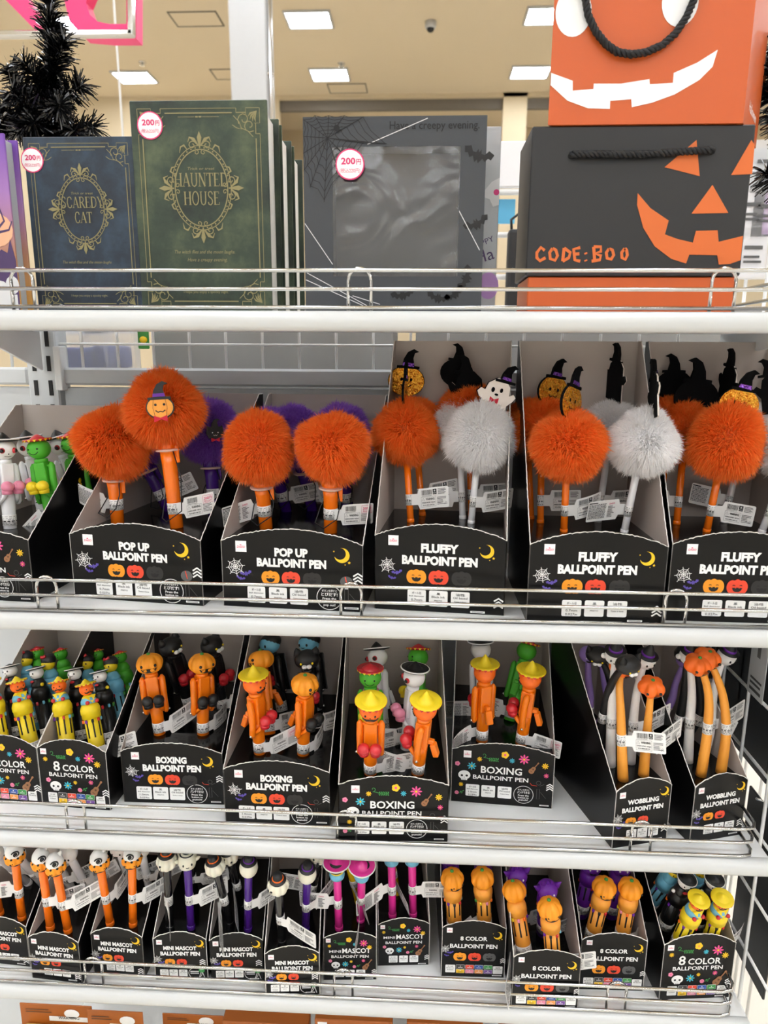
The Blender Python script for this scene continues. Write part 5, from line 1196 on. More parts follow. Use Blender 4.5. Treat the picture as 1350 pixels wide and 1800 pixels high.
wobbly_pen('L', 'black', bx('L', .0, .100), [(1078, 1250), (1070, 1190), (1052, 1152)], 'cat', -20, 0, 'black cat wobbly pen bowed to the left ' + L_)
wobbly_pen('L', 'white', bx('L', .016, .055), [(1112, 1285), (1118, 1225), (1128, 1180), (1135, 1160)], 'ghost', 20, (20, 0, 0, 20), 'white ghost wobbly pen bowed right ' + L_)
wobbly_pen('L', 'white', (1073, 1346), [(1074, 1280), (1077, 1220), (1079, 1180), (1081, 1152)], 'ghost', -10, 0, 'straight white ghost wobbly pen ' + L_)
wobbly_pen('L', 'orange', (1095, 1371), [(1093, 1310), (1091, 1250), (1089, 1205), (1094, 1172)], 'pumpkin', 0, (-5, 0, 0, -6), 'straight orange wobbly pen with its head behind the black cat ' + L_, lean=.035)
wobbly_pen('L', 'orange', (1131, 1363), [(1136, 1300), (1141, 1250), (1145, 1207)], 'pumpkin', 0, (25, 0, 0, 25), 'orange pumpkin wobbly pen with the lowest head ' + L_)
wobbly_pen('M', 'purple', bx('M', -.022, .120), [(1176, 1240), (1188, 1200), (1205, 1160)], 'bat', 0, 0, 'lilac wobbly pen bowed right ' + M__)
wobbly_pen('M', 'black', bx('M', -.014, .080), [(1196, 1255), (1204, 1200), (1208, 1150)], 'cat', 0, 0, 'black wobbly pen, left one ' + M__)
wobbly_pen('M', 'black', bx('M', .006, .085), [(1230, 1255), (1228, 1200), (1224, 1150)], 'cat', 0, (5, 0, 0, 4), 'black wobbly pen, right one ' + M__)
wobbly_pen('M', 'white', (1209, 1339), [(1212, 1280), (1216, 1220), (1214, 1180), (1212, 1152)], 'ghost', 0, 0, 'white ghost wobbly pen on the left ' + M__)
wobbly_pen('M', 'white', bx('M', .022, .060), [(1249, 1280), (1254, 1220), (1265, 1175), (1277, 1153)], 'ghost', 30, (25, 0, 0, 20), 'white ghost wobbly pen bowed right ' + M__)
wobbly_pen('M', 'orange', (1267, 1358), [(1276, 1290), (1272, 1230), (1258, 1185), (1243, 1157)], 'pumpkin', 20, 0, 'orange pumpkin wobbly pen curving left from the right side ' + M__)
wobbly_pen('M', 'orange', (1232, 1363), [(1243, 1290), (1246, 1230), (1238, 1190), (1226, 1168)], 'pumpkin', 10, 0, 'orange pumpkin wobbly pen drooping left in front ' + M__)

# ------------------------------------------------------------------ shelf 4
def mini(v, box, base, head, face, tg, lab): return figure_pen('mini', v, box, base, head, face, tg, lab)
for b_, (x1, h1), (x2, h2), nm in (('N', (-14, 1500), (27, 1503), 'cut-off MINI MASCOT carton'), ('O', (84, 1498), (118, 1500), 'carton of crossed orange pens'), ('P', (205, 1490), (246, 1492), 'carton of upright orange pens')):
    mini('white', b_, bx(b_, -.012, .075), (x1+4, h1), 0, (15, 0, 10, 12), 'white mini mascot pen, left back in the ' + nm)
    mini('white', b_, bx(b_, .014, .072), (x2+2, h2), 0, (20, 0, 5, 14), 'white mini mascot pen, right back in the ' + nm)
mini('ghosthat', 'N', bx('N', -.016, .020), (-22, 1506), 10, 0, 'orange mascot pen cut by the left edge')
mini('ghosthat', 'N', (39, 1615), (26, 1506), 40, (185, 0, 0, -10), 'orange mascot pen in the carton cut by the left edge')
mini('ghosthat', 'O', (89, 1633), (73, 1516), 40, (15, 0, 0, 12), 'orange mascot pen on the left of the crossed pair')
mini('ghosthat', 'O', (120, 1638), (98, 1524), 30, (22, 0, 0, 20), 'orange mascot pen leaning across in front of its pair')
mini('ghosthat', 'P', (194, 1625), (175, 1517), 25, (60, 0, 30, 14), 'orange mascot pen leaning left in the upright pair')
mini('ghosthat', 'P', (234, 1627), (232, 1511), 10, (30, 0, 25, 8), 'orange mascot pen standing straight in the upright pair')
mini('hat', 'Q', bx('Q', 0, .075), (330, 1496), 0, (10, 0, 5, 5), 'black mascot pen at the back of the ghost carton')
mini('hat', 'Q', (299, 1633), (293, 1514), -50, (-55, 0, -20, -12), 'black mascot pen beside the purple ghost pen')
mini('ghostpurple', 'Q', (336, 1632), (329, 1512), 20, (25, 0, 0, 15), 'purple pen with a little ghost head')
mini('hat', 'R', bx('R', -.002, .060), (402, 1504), 0, (-70, 0, -10, -25), 'black mascot pen at the back beside the purple hat pen')
mini('hat', 'R', bx('R', -.012, .030), (378, 1523), 160, (-80, 0, 0, -40), 'black pen with a cream pumpkin and orange-banded hat, left of the purple one')
mini('hatpurple', 'R', (436, 1635), (437, 1525), 170, (35, 0, 0, 18), 'purple pen with a cream head left of the forward carton')
mini('hat', 'S', bx('S', .014, .070), (562, 1502), 0, (190, 0, 0, 10), 'black mascot pen behind in the forward carton')
mini('hat', 'S', (496, 1657), (489, 1556), -60, (-18, 0, 10, -28), 'black pen with a cream pumpkin leaning forward over the rail')
mini('hatpurple', 'S', (537, 1634), (540, 1536), 160, (40, 0, 20, 22), 'purple pen with a cream head in the forward carton')
mini('dollyellow', 'T', bx('T', .010, .065), (609, 1502), 0, (-60, 0, 0, -20), 'yellow mascot pen behind the pink ones')
mini('doll', 'T', (596, 1633), (592, 1525), 170, (195, 0, -20, 8), 'pink pen with a sombrero doll, nearer-front carton left')
mini('doll', 'T', (634, 1618), (636, 1529), -60, (-75, 0, -30, -38), 'pink pen with a sombrero doll, nearer-front carton right')
mini('dollyellow', 'U', bx('U', -.006, .06), (684, 1488), 0, (-60, 0, 0, -20), 'yellow mascot pen in the set-back flower carton')
mini('doll', 'U', (690, 1611), (688, 1500), 0, (215, 0, -20, -25), 'left pink pen in the set-back flower carton')
mini('doll', 'U', (726, 1609), (724, 1500), 0, (12, 0, -14, -4), 'right pink pen in the set-back flower carton')
def eight(v, box, u, y, head, face, tg, lab): figure_pen('eight', v, box, bx(box, u, y), head, face, tg, lab)
for b_, hs, nm in (('V', ((790, 1506), (850, 1508)), 'carton right of the gap'), ('X', ((1040, 1520), (1092, 1522)), 'carton beside the flower-printed one')):
    for k, h_ in enumerate(hs): eight('monster', b_, (-.02, .02)[k], .080, h_, 0, 0, 'purple monster pen, %s back in the 8 COLOR %s' % (('left', 'right')[k], nm))
eight('pumpkin', 'V', -.021, .030, (795, 1545), 30, 0, 'pumpkin eight colour pen facing right, left in the carton by the gap')
eight('pumpkin', 'V', .018, .034, (848, 1543), 180, (215, 0, 0, -8), 'pumpkin eight colour pen turned away, right in the carton by the gap')
eight('monster', 'W', .012, .075, (962, 1562), 10, (15, 0, 20, 0), 'purple monster pen grinning behind the forward pumpkin')
eight('monster', 'W', -.020, .085, (909, 1538), 10, (20, 0, 0, 0), 'purple monster pen mostly hidden by the tilted pumpkin')
eight('pumpkin', 'W', -.018, .030, (904, 1566), 150, (240, 0, 0, -45), 'pumpkin eight colour pen leaning left in the forward carton')
eight('pumpkin', 'W', .014, .022, (966, 1597), 10, (-8, 0, 0, 14), 'pumpkin eight colour pen lowest in the forward carton')
eight('pumpkin', 'X', -.018, .034, (1062, 1560), 10, 0, 'pumpkin eight colour pen facing the aisle beside its twin')
eight('pumpkin', 'X', .020, .034, (1108, 1562), 100, (20, 0, 50, 0), 'pumpkin eight colour pen seen from its side')
eight('doll', 'Y', -.022, .095, (1186, 1530), 0, 0, 'blue doll pen, left back at the right end of the fourth shelf')
eight('doll', 'Y', .018, .095, (1232, 1530), 0, 0, 'blue doll pen, right back at the right end of the fourth shelf')
eight('skeleton', 'Y', -.018, .058, (1205, 1550), 0, 0, 'black-suited skeleton pen, left at the right end of the fourth shelf')
eight('skeleton', 'Y', .024, .058, (1254, 1551), 0, 0, 'black-suited skeleton pen, right at the right end of the fourth shelf')
eight('mariachi', 'Y', -.014, .028, (1226, 1586), 20, (-10, 0, 30, 6), 'yellow sombrero pen, left at the right end of the fourth shelf')
eight('mariachi', 'Y', .028, .030, (1268, 1584), 10, (5, 0, 50, 4), 'yellow sombrero pen, right at the right end of the fourth shelf')

# ================================================================== TOP SHELF
Z1 = ZS[1]
def film_mat():
    m = bpy.data.materials.new('window_film'); m.use_nodes = True; nt = m.node_tree; nt.nodes.remove(nt.nodes['Principled BSDF']); out = nt.nodes['Material Output']
    tc = nt.nodes.new('ShaderNodeTexCoord'); n = nt.nodes.new('ShaderNodeTexNoise'); n.inputs['Scale'].default_value = 16; n.inputs['Distortion'].default_value = 1.2; nt.links.new(tc.outputs['Object'], n.inputs['Vector'])
    bp = nt.nodes.new('ShaderNodeBump'); bp.inputs['Strength'].default_value = .4; bp.inputs['Distance'].default_value = .012; nt.links.new(n.outputs['Fac'], bp.inputs['Height'])
    g = nt.nodes.new('ShaderNodeBsdfGlossy'); g.inputs['Roughness'].default_value = .22; nt.links.new(bp.outputs['Normal'], g.inputs['Normal'])
    t = nt.nodes.new('ShaderNodeBsdfTransparent'); ms = nt.nodes.new('ShaderNodeMixShader'); ms.inputs[0].default_value = .14
    nt.links.new(t.outputs[0], ms.inputs[1]); nt.links.new(g.outputs[0], ms.inputs[2]); nt.links.new(ms.outputs[0], out.inputs['Surface']); MATS['window_film'] = m
film_mat()
def price_sticker(x, y, r):
    a = Art(); a.disc(x, y, r, 'price_pink', 3, n=30); a.disc(x, y, r*.91, 'sticker', 4, n=30)
    a.text('200', x-.12*r, y+.22*r, r*.42, 'price_pink', w=r*.98, bold=.03, L=6); a.text('円', x+.60*r, y+.16*r, r*.30, 'price_pink', w=r*.32, bold=.02, L=6); a.text('(税込220円)', x, y-.40*r, r*.24, 'price_pink', w=r*1.42, bold=.0, L=6); return a
SER = {  # serif capitals as strokes in a unit-high cell: (points, thickness); thick .14, thin .05
    'H': (.86, [([(.16, 0), (.16, 1)], .14), ([(.70, 0), (.70, 1)], .14), ([(.16, .52), (.70, .52)], .05)], [(.16, 0), (.16, 1), (.70, 0), (.70, 1)]),
    'A': (.84, [([(.10, 0), (.42, 1)], .05), ([(.42, 1), (.72, 0)], .14), ([(.2, .32), (.62, .32)], .05)], [(.10, 0), (.72, 0)]),
    'U': (.84, [([(.16, 1), (.16, .3), (.24, .08), (.42, .0), (.58, .08), (.66, .3), (.66, 1)], .10)], [(.16, 1), (.66, 1)]),
    'N': (.86, [([(.14, 0), (.14, 1)], .05), ([(.14, 1), (.70, 0)], .14), ([(.70, 0), (.70, 1)], .05)], [(.14, 0), (.14, 1), (.70, 1)]),
    'T': (.74, [([(.37, 0), (.37, 1)], .14), ([(.05, .97), (.69, .97)], .06), ([(.06, 1), (.05, .78)], .05), ([(.68, 1), (.69, .78)], .05)], [(.37, 0)]),
    'E': (.70, [([(.16, 0), (.16, 1)], .14), ([(.16, .97), (.58, .97), (.58, .82)], .05), ([(.16, .52), (.48, .52)], .05), ([(.16, .03), (.62, .03), (.64, .2)], .05)], [(.16, 0), (.16, 1)]),
    'D': (.84, [([(.16, 0), (.16, 1)], .14), ([(.16, .98), (.45, .96), (.66, .8), (.72, .5), (.66, .2), (.45, .04), (.16, .02)], .09)], [(.16, 0), (.16, 1)]),
    'O': (.86, [([(.43+.32*math.cos(t*math.pi/8), .5+.5*math.sin(t*math.pi/8)) for t in range(17)], .10)], []),
    'S': (.66, [([(.55, .78), (.50, .95), (.33, 1.0), (.16, .93), (.12, .74), (.22, .6), (.42, .48), (.54, .34), (.52, .12), (.34, 0), (.16, .04), (.09, .22)], .10)], []),
    'C': (.78, [([(.66, .76), (.60, .94), (.42, 1.0), (.22, .9), (.12, .5), (.22, .1), (.42, 0), (.60, .06), (.68, .26)], .10)], []),
    'R': (.80, [([(.16, 0), (.16, 1)], .14), ([(.16, .98), (.45, .97), (.58, .86), (.58, .64), (.45, .52), (.16, .5)], .08), ([(.36, .5), (.70, 0)], .13)], [(.16, 0), (.16, 1), (.70, 0)]),
    'Y': (.80, [([(.40, 0), (.40, .46)], .14), ([(.10, 1), (.40, .46)], .13), ([(.70, 1), (.40, .46)], .05)], [(.40, 0), (.10, 1), (.70, 1)])}
def serif(a, word, cx, y0, h, width, m, L=2):
    tot = sum(SER[c][0] for c in word); kx = width/tot; x = cx-width/2
    for c in word:
        w_, st, sf = SER[c]
        for pts, th in st: a.line([(x+p*kx, y0+q*h) for p, q in pts], th*h*.8, m, L)
        for p, q in sf: a.line([(x+(p-.14)*kx, y0+(q-.0+(.02 if q == 0 else -.02))*h), (x+(p+.14)*kx, y0+(q+(.02 if q == 0 else -.02))*h)], .035*h, m, L)
        x += w_*kx
    return a
def filigree(w, h, lines):
    """gilt cover ornament in a w x h panel centred on x=0, base z=0"""
    B, Mm, T, S = Art(), Art(), Art(), Art(); g = 'ink_gold'; m1, m2 = .055*w, .085*w
    for m_, t in ((m1, .004*w), (m2, .0075*w)):
        x0, y0, x1, y1 = -w/2+m_, m_, w/2-m_, h-m_; c = .17*w
        for a, b in (((x0+c, y0), (x1-c, y0)), ((x0+c, y1), (x1-c, y1)), ((x0, y0+c), (x0, y1-c)), ((x1, y0+c), (x1, y1-c))): B.line([a, b], t, g)
    for sx in (-1, 1):
        for sy in (0, 1):
            ox = sx*(w/2-.055*w); oy = .055*w if sy == 0 else h-.055*w; dx = -sx; dy = 1 if sy == 0 else -1
            def P(u, v): return (ox+dx*u*w, oy+dy*v*w)
            B.line([P(.17, 0), P(.17, .03), P(.10, .03)], .006*w, g); B.line([P(0, .17), P(.03, .17), P(.03, .10)], .006*w, g); B.line([P(0, .0), P(.10, 0), P(.10, .04)], .004*w, g); B.line([P(0, 0), P(0, .10), P(.04, .10)], .004*w, g)
            for (cu, cv, a0) in ((.115, .075, 0), (.075, .115, 90)):
                B.line([P(cu+q*math.cos(math.radians(a0+t)), cv+q*math.sin(math.radians(a0+t))) for t, q in ((40*k, .012+.0035*k) for k in range(11))], .006*w, g)
            for k in range(4):
                a = math.radians(18+18*k); B.line([P(.02, .02), P(.02+.05*math.cos(a), .02+.05*math.sin(a)), P(.02+.075*math.cos(a+.2), .02+.075*math.sin(a+.2))], [.003*w, .012*w, .002*w], g)
            B.line([P(.19, .05), P(.15, .09), P(.13, .14), P(.17, .13), P(.20, .11)], .005*w, g); B.line([P(.05, .19), P(.09, .15), P(.14, .13)], .005*w, g)
    cx, cy, rx, ry = 0, h*.60, .195*w, .262*w
    Mm.ring(cx, cy, rx, .008*w, g, ry=ry, n=48); Mm.ring(cx, cy, rx*1.13, .006*w, g, ry=ry*1.10, n=48)
    for k in range(40):
        a = 2*math.pi*k/40; Mm.disc(cx+rx*1.065*math.cos(a), cy+ry*1.05*math.sin(a), .006*w, g, n=6)
    for k, (ux, uy) in enumerate(((0, 1), (1, 0), (0, -1), (-1, 0))):
        R = (ry if ux == 0 else rx); px, py = -uy, ux
        def Q(u, v): return (cx+ux*(R+.8*u*w)+.85*px*v*w, cy+uy*(R+.8*u*w)+.85*py*v*w)
        Mm.line([Q(.02, 0), Q(.10, 0), Q(.15, 0)], [.010*w, .034*w, .001*w], g)
        for s_ in (-1, 1):
            Mm.line([Q(.03, .01*s_), Q(.085, .05*s_), Q(.10, .085*s_), Q(.06, .10*s_)], [.008*w, .022*w, .012*w, .004*w], g)
            Mm.line([Q(.035+q*math.cos(math.radians(t)), s_*(.062+q*math.sin(math.radians(t)))) for t, q in ((-45*j, .010+.003*j) for j in range(10))], .007*w, g)
            Mm.line([Q(-.025+q*math.cos(math.radians(t)), s_*(.030+q*math.sin(math.radians(t)))) for t, q in ((45*j, .006+.0022*j) for j in range(9))], .006*w, g)
            Mm.line([Q(.0, .11*s_), Q(.035, .135*s_), Q(.02, .165*s_), Q(-.03, .175*s_)], [.006*w, .014*w, .010*w, .003*w], g)
    n = len(lines)
    for i, (t, wd) in enumerate(lines): serif(T, t, 0, cy+(.012 if i == 0 else -.115)*w, .092*w, wd*w, g)
    S.text('Trick or treat', 0, cy+.135*w, .020*w, g, w=.20*w, bold=0, shear=.25, L=1)
    S.text('The witch flies and the moon laughs.', 0, h*.30, .026*w, g, w=.46*w, bold=0, shear=.3); S.text('Have a creepy evening.', .02*w, h*.262, .026*w, g, w=.30*w, bold=0, shear=.3); S.text('I hope you enjoy a spooky night.', 0, h*.105, .020*w, g, w=.34*w, bold=0)
    for yy in (h-.11*w, .085*w): S.line([(-.15*w, yy), (-.03*w, yy)], .003*w, g); S.line([(.03*w, yy), (.15*w, yy)], .003*w, g); S.disc(-.013*w, yy, .012*w, g, 1, .005*w); S.disc(.013*w, yy, .012*w, g, 1, .005*w)
    return B, Mm, T, S
def book_box(label, w, h, d, cover, M_, group, art=None, sticker=None):
    t = thing('book_box', label, 'gift box', M_, group); e = .0028; ins = .0055
    fc = obj('front_cover', MB().box((0, e/2, h/2), (w, e, h), cover, .0006), t); obj('back_cover', MB().box((0, d-e/2, h/2), (w, e, h), cover, .0006), t)
    obj('spine', MB().box((-w/2+e/2, d/2, h/2), (e, d-2*e-.0002, h), cover, .0004), t)
    obj('page_block', MB().box((-ins/2+e/2, d/2, h/2), (w-ins-e-.0004, d-2*e-.0004, h-2*ins), 'page_cream', .0004), t)
    if art:
        for nm, a in zip(('gilt_border', 'gilt_medallion', 'title_lettering', 'small_lettering'), art): art_obj(nm, a, fc)
    if sticker: art_obj('price_sticker', price_sticker(*sticker), fc, None, 'round white price sticker with a pink rim')
    return t
# green books, one behind the other
YG = .050; a, b = at(227, 182, YG), at(469, 170, YG); wg = b[0]-a[0]; hg = (a[2]+b[2])/2-Z1; xg = (a[0]+b[0])/2
q = at(264, 221, YG)
book_box('green HAUNTED HOUSE book-shaped box with a gilt medallion, front one', wg, hg, .060, 'cover_green', TR(xg, YG, Z1), 'green book boxes', filigree(wg, hg, (('HAUNTED', .40), ('HOUSE', .27))), (q[0]-xg, q[2]-Z1, .0128))
for k, (lab, dx, dh) in enumerate((('green book-shaped box directly behind the HAUNTED HOUSE cover', .002, -.004), ('green book-shaped box last in the row behind HAUNTED HOUSE', .004, -.008))):
    book_box(lab, wg, hg+dh, .060, 'cover_green', TR(xg+dx, YG+.0635*(k+1), Z1), 'green book boxes')
YB = .062; a, b = at(40, 241, YB), at(236, 241, YB); wb_ = b[0]-a[0]; hb_ = a[2]-Z1; xb = (a[0]+b[0])/2; q = at(59, 282, YB)
book_box('blue SCAREDY CAT book-shaped box with a gilt medallion', wb_-.001, hb_, .050, 'cover_blue', TR(xb-.001, YB, Z1), 'blue book boxes', filigree(wb_, hb_, (('SCAREDY', .385), ('CAT', .165))), (q[0]-xb, q[2]-Z1, .0118))
# purple book at the left edge
YV = .040; e0 = at(6, 234, YV); hv = e0[2]-Z1; wv = .11; t = thing('book_box', 'purple dusk-coloured book-shaped box cut by the left edge', 'gift box', TR(e0[0]-wv/2, YV, Z1))
fc = obj('front_cover', MB().box((0, .0014, hv/2), (wv, .0028, hv), 'cover_dusk', .0005), t); obj('back_cover', MB().box((0, .0246, hv/2), (wv, .0028, hv), 'cover_dusk', .0005), t)
obj('page_block', MB().box((-.002, .013, hv/2), (wv-.006, .0198, hv-.006), 'silver_card', .0006), t); obj('spine', MB().box((-wv/2+.0014, .013, hv/2), (.0028, .0198, hv), 'cover_dusk', .0004), t)
mk('ink_dusk', '#4A3560', .5); mk('ink_peach', '#E8B08C', .5)
a = Art(); X = wv/2
a.disc(X-.016, hv*.47, .016, 'ink_peach', 1); a.line([(X-.030, hv*.30), (X-.020, hv*.45), (X-.008, hv*.52), (X-.012, hv*.60)], [.005, .003, .002, .001], 'ink_dusk', 2); a.line([(X-.020, hv*.45), (X-.004, hv*.47), (X, hv*.52)], [.003, .0018, .001], 'ink_dusk', 2); a.line([(X-.014, hv*.49), (X-.020, hv*.58)], [.002, .0008], 'ink_dusk', 2)
art_obj('tree_print', a, fc)
art_obj('hill_print', Art().poly([(X-.05, .0), (X, 0), (X, hv*.30), (X-.004, hv*.42), (X-.008, hv*.34), (X-.014, hv*.36), (X-.03, hv*.28), (X-.05, hv*.30)], 'ink_dusk'), fc)
art_obj('tombstone_print', Art().disc(X-.006, hv*.155, .007, 'ink_ghost', 3, .009).disc(X-.018, hv*.11, .009, 'ink_ghost', 3, .012).rect(X-.04, 0, X-.002, hv*.10, 'ink_ghost', 2), fc)

# grey frame box
YF = .050; a, b = at(532, 206, YF), at(857, 202, YF); wf = b[0]-a[0]; hf = (a[2]+b[2])/2-Z1; xf = (a[0]+b[0])/2; df_ = .040
t = thing('frame_box', 'dark grey gift box with a clear window and a spider web print', 'gift box', TR(xf, YF, Z1))
w0, w1 = at(584, 258, YF), at(804, 486, YF); x0, x1, z1_, z0_ = w0[0]-xf, w1[0]-xf, w0[2]-Z1, w1[2]-Z1
fm = MB()
for (ax, bx_, az, bz) in ((-wf/2, x0, 0, hf), (x1, wf/2, 0, hf), (x0, x1, 0, z0_), (x0, x1, z1_, hf)): fm.box(((ax+bx_)/2, .0015, (az+bz)/2), (bx_-ax, .003, bz-az), 'frame_grey')
ff = obj('front_frame', fm, t)
bd = MB()
for c, s_ in (((-wf/2+.001, df_/2+.0015, hf/2), (.002, df_-.003, hf)), ((wf/2-.001, df_/2+.0015, hf/2), (.002, df_-.003, hf)), ((0, df_/2+.0015, .001), (wf-.004, df_-.003, .002)), ((0, df_/2+.0015, hf-.001), (wf-.004, df_-.003, .002))): bd.box(c, s_, 'frame_grey')
obj('box_sides', bd, t); obj('box_back', MB().box((0, df_-.001, hf/2), (wf-.004, .002, hf-.004), 'box_black'), t)
iw = MB()
for c, s_ in ((((x0+x1)/2, .015, z0_-.001), (x1-x0, .024, .002)), (((x0+x1)/2, .015, z1_+.001), (x1-x0, .024, .002)), ((x0-.001, .015, (z0_+z1_)/2), (.002, .024, z1_-z0_)), ((x1+.001, .015, (z0_+z1_)/2), (.002, .024, z1_-z0_))): iw.box(c, s_, 'frame_grey')
obj('window_reveal', iw, t)
n = 14; vs = []; 
for j in range(n+1):
    for i in range(n+1):
        u, v = i/n, j/n; vs.append((x0+(x1-x0)*u, .0005-.0026*math.sin(math.pi*u)*math.sin(math.pi*v)+random.uniform(-.0005, .0005), z0_+(z1_-z0_)*v))
obj('window_film', MB().add(vs, [(j*(n+1)+i, j*(n+1)+i+1, (j+1)*(n+1)+i+1, (j+1)*(n+1)+i) for j in range(n) for i in range(n)], 'window_film', True), t)
def L2(px, py, Y=YF, ox=None, oz=None): p = at(px, py, Y); return (p[0]-(xf if ox is None else ox), p[2]-(Z1 if oz is None else oz))
w_ = Art(); c = L2(576, 243); ends = [L2(*p) for p in ((533, 210), (553, 203), (578, 203), (606, 203), (640, 205), (680, 253), (640, 252), (622, 290), (598, 310), (570, 355), (545, 330), (534, 300), (533, 270), (533, 240))]
for e in ends: w_.line([c, e], .0006, 'ink_web')
for f_ in (.2, .36, .52, .68, .84, .97):
    for k in range(len(ends)):
        e1, e2 = ends[k], ends[(k+1) % len(ends)]
        p1 = (c[0]+(e1[0]-c[0])*f_, c[1]+(e1[1]-c[1])*f_); p2 = (c[0]+(e2[0]-c[0])*f_, c[1]+(e2[1]-c[1])*f_); mid = ((p1[0]+p2[0])/2*.93+c[0]*.07, (p1[1]+p2[1])/2*.93+c[1]*.07)
        w_.line([p1, mid, p2], .0005, 'ink_web')
s0 = L2(592, 226); w_.disc(s0[0], s0[1], .003, 'ink_web', 2)
for k in range(8): w_.line([s0, (s0[0]+.006*math.cos(k*.785+.3), s0[1]+.005*math.sin(k*.785+.3))], .0005, 'ink_web', 2)
art_obj('spider_web_print', w_, ff)
p, q = L2(685, 220), L2(843, 222); art_obj('lettering', Art().text('Have a creepy evening.', (p[0]+q[0])/2, p[1], .0075, 'ink_web', w=q[0]-p[0], bold=.006), ff)
for (px, py, s_, r_) in ((840, 275, .030, -.3), (838, 395, .026, .4), (820, 490, .026, 1.2), (708, 520, .024, .2), (770, 525, .024, -.2), (800, 518, .022, .6)):
    x, y = L2(px, py); art_obj('bat_print', Art().poly(bat_poly(x, y, s_, r_), 'ink_web'), ff)
ln = Art()
for p_, q_ in (((646, 254), (752, 208)), ((807, 371), (843, 440)), ((536, 393), (585, 465)), ((540, 480), (650, 540)), ((538, 492), (640, 538)), ((620, 520), (668, 535))): ln.line([L2(*p_), L2(*q_)], .0007, 'ink_ghost', 2)
art_obj('strand_print', ln, ff)
p = L2(616, 291); art_obj('price_sticker', price_sticker(p[0], p[1], .0142), ff, Matrix.Translation((0, -.0035, 0)), 'round white price sticker with a pink rim')

# silver book behind it
YQ = .105; e0 = at(882, 222, YQ); hq = e0[2]-Z1; wq = .15
t = thing('book_box', 'silver grey book-shaped box peeking out behind the frame box', 'gift box', TR(e0[0]-wq/2, YQ, Z1)); fc = obj('front_cover', MB().box((0, .0014, hq/2), (wq, .0028, hq), 'silver_card', .0005), t)
obj('back_cover', MB().box((0, .0286, hq/2), (wq, .0028, hq), 'silver_card', .0005), t); obj('page_block', MB().box((-.003, .015, hq/2), (wq-.006, .0238, hq-.006), 'page_cream', .0005), t)
a = Art(); X = wq/2
art_obj('lettering', Art().text('HAPPY', X-.0165, hq*.40, .006, 'ink_dusk', w=.026, bold=0, rot=.4).text('Ha', X-.0135, hq*.335, .013, 'ink_dusk', w=.020, bold=0, rot=.3), fc)
art_obj('ghost_print', Art().poly([(X-.018, hq*.66), (X-.008, hq*.72), (X, hq*.74), (X, hq*.60), (X-.006, hq*.59), (X-.010, hq*.63), (X-.016, hq*.64)], 'ink_ghost'), fc); art_obj('bow_print', Art().disc(X-.003, hq*.665, .003, 'ink_magenta', 2), fc); art_obj('moon_print', Art().disc(X-.008, hq*.17, .011, 'lilac_print', 1, .014), fc)

# black CODE:BOO box on its orange base
YK = .050; a, b = at(936, 226, YK), at(1330, 214, YK); zk0 = float(at(1100, 485, YK)[2]); xk0, xk1 = a[0], b[0]; zk1 = (a[2]+b[2])/2; xk = (xk0+xk1)/2; dk = .085
t = thing('gift_box', 'black CODE:BOO gift box with an orange pumpkin face and rope handle', 'gift box', TR(xk, YK, Z1))
bk = obj('lid', MB().box((0, dk/2, (zk0+zk1)/2-Z1), (xk1-xk0, dk, zk1-zk0), 'box_black', .0012), t)
obj('base', MB().box((0, dk/2, (zk0-Z1)/2-.0002), (xk1-xk0-.006, dk-.006, zk0-Z1-.0006), 'box_orange', .001), t)
def K5(pts): return [(at(860+x/2.755, 190+y/2.755, YK)[0]-xk, at(860+x/2.755, 190+y/2.755, YK)[2]-Z1) for x, y in pts]
art_obj('eye_print', Art().poly(K5([(848, 287), (1003, 155), (1018, 330)]), 'ink_boxorange'), bk); art_obj('eye_print', Art().poly(K5([(1170, 325), (1268, 155), (1284, 178), (1272, 320)]), 'ink_boxorange'), bk); art_obj('nose_print', Art().poly(K5([(978, 512), (1080, 372), (1157, 508)]), 'ink_boxorange'), bk)
art_obj('mouth_print', Art().poly(K5([(718, 412), (780, 485), (868, 545), (850, 612), (910, 634), (985, 652), (1000, 595), (1105, 592), (1110, 648), (1228, 619), (1216, 737), (1165, 755), (1110, 758), (1103, 713), (968, 710), (952, 753), (880, 730), (800, 670), (745, 580), (715, 470)]), 'ink_boxorange'), bk)
lt = Art()
for st in ([(268, 690), (250, 675), (230, 700), (230, 725), (245, 740), (272, 725)], [(306, 680), (292, 700), (295, 730), (318, 738), (330, 715), (322, 688), (306, 680)], [(362, 678), (355, 742)], [(362, 678), (392, 700), (385, 725), (355, 742)], [(440, 676), (408, 684), (414, 736), (440, 742)], [(412, 708), (436, 706)], [(466, 700), (468, 708)], [(466, 735), (468, 742)],
           [(505, 672), (510, 740)], [(505, 672), (540, 672), (540, 695), (512, 704), (540, 715), (535, 735), (495, 742)], [(580, 682), (566, 700), (570, 728), (590, 732), (602, 712), (596, 688), (580, 682)], [(656, 680), (640, 700), (642, 725), (658, 734), (668, 712), (664, 688), (656, 680)]): lt.line(K5(st), .0030, 'ink_boxorange')
art_obj('lettering', lt, bk)
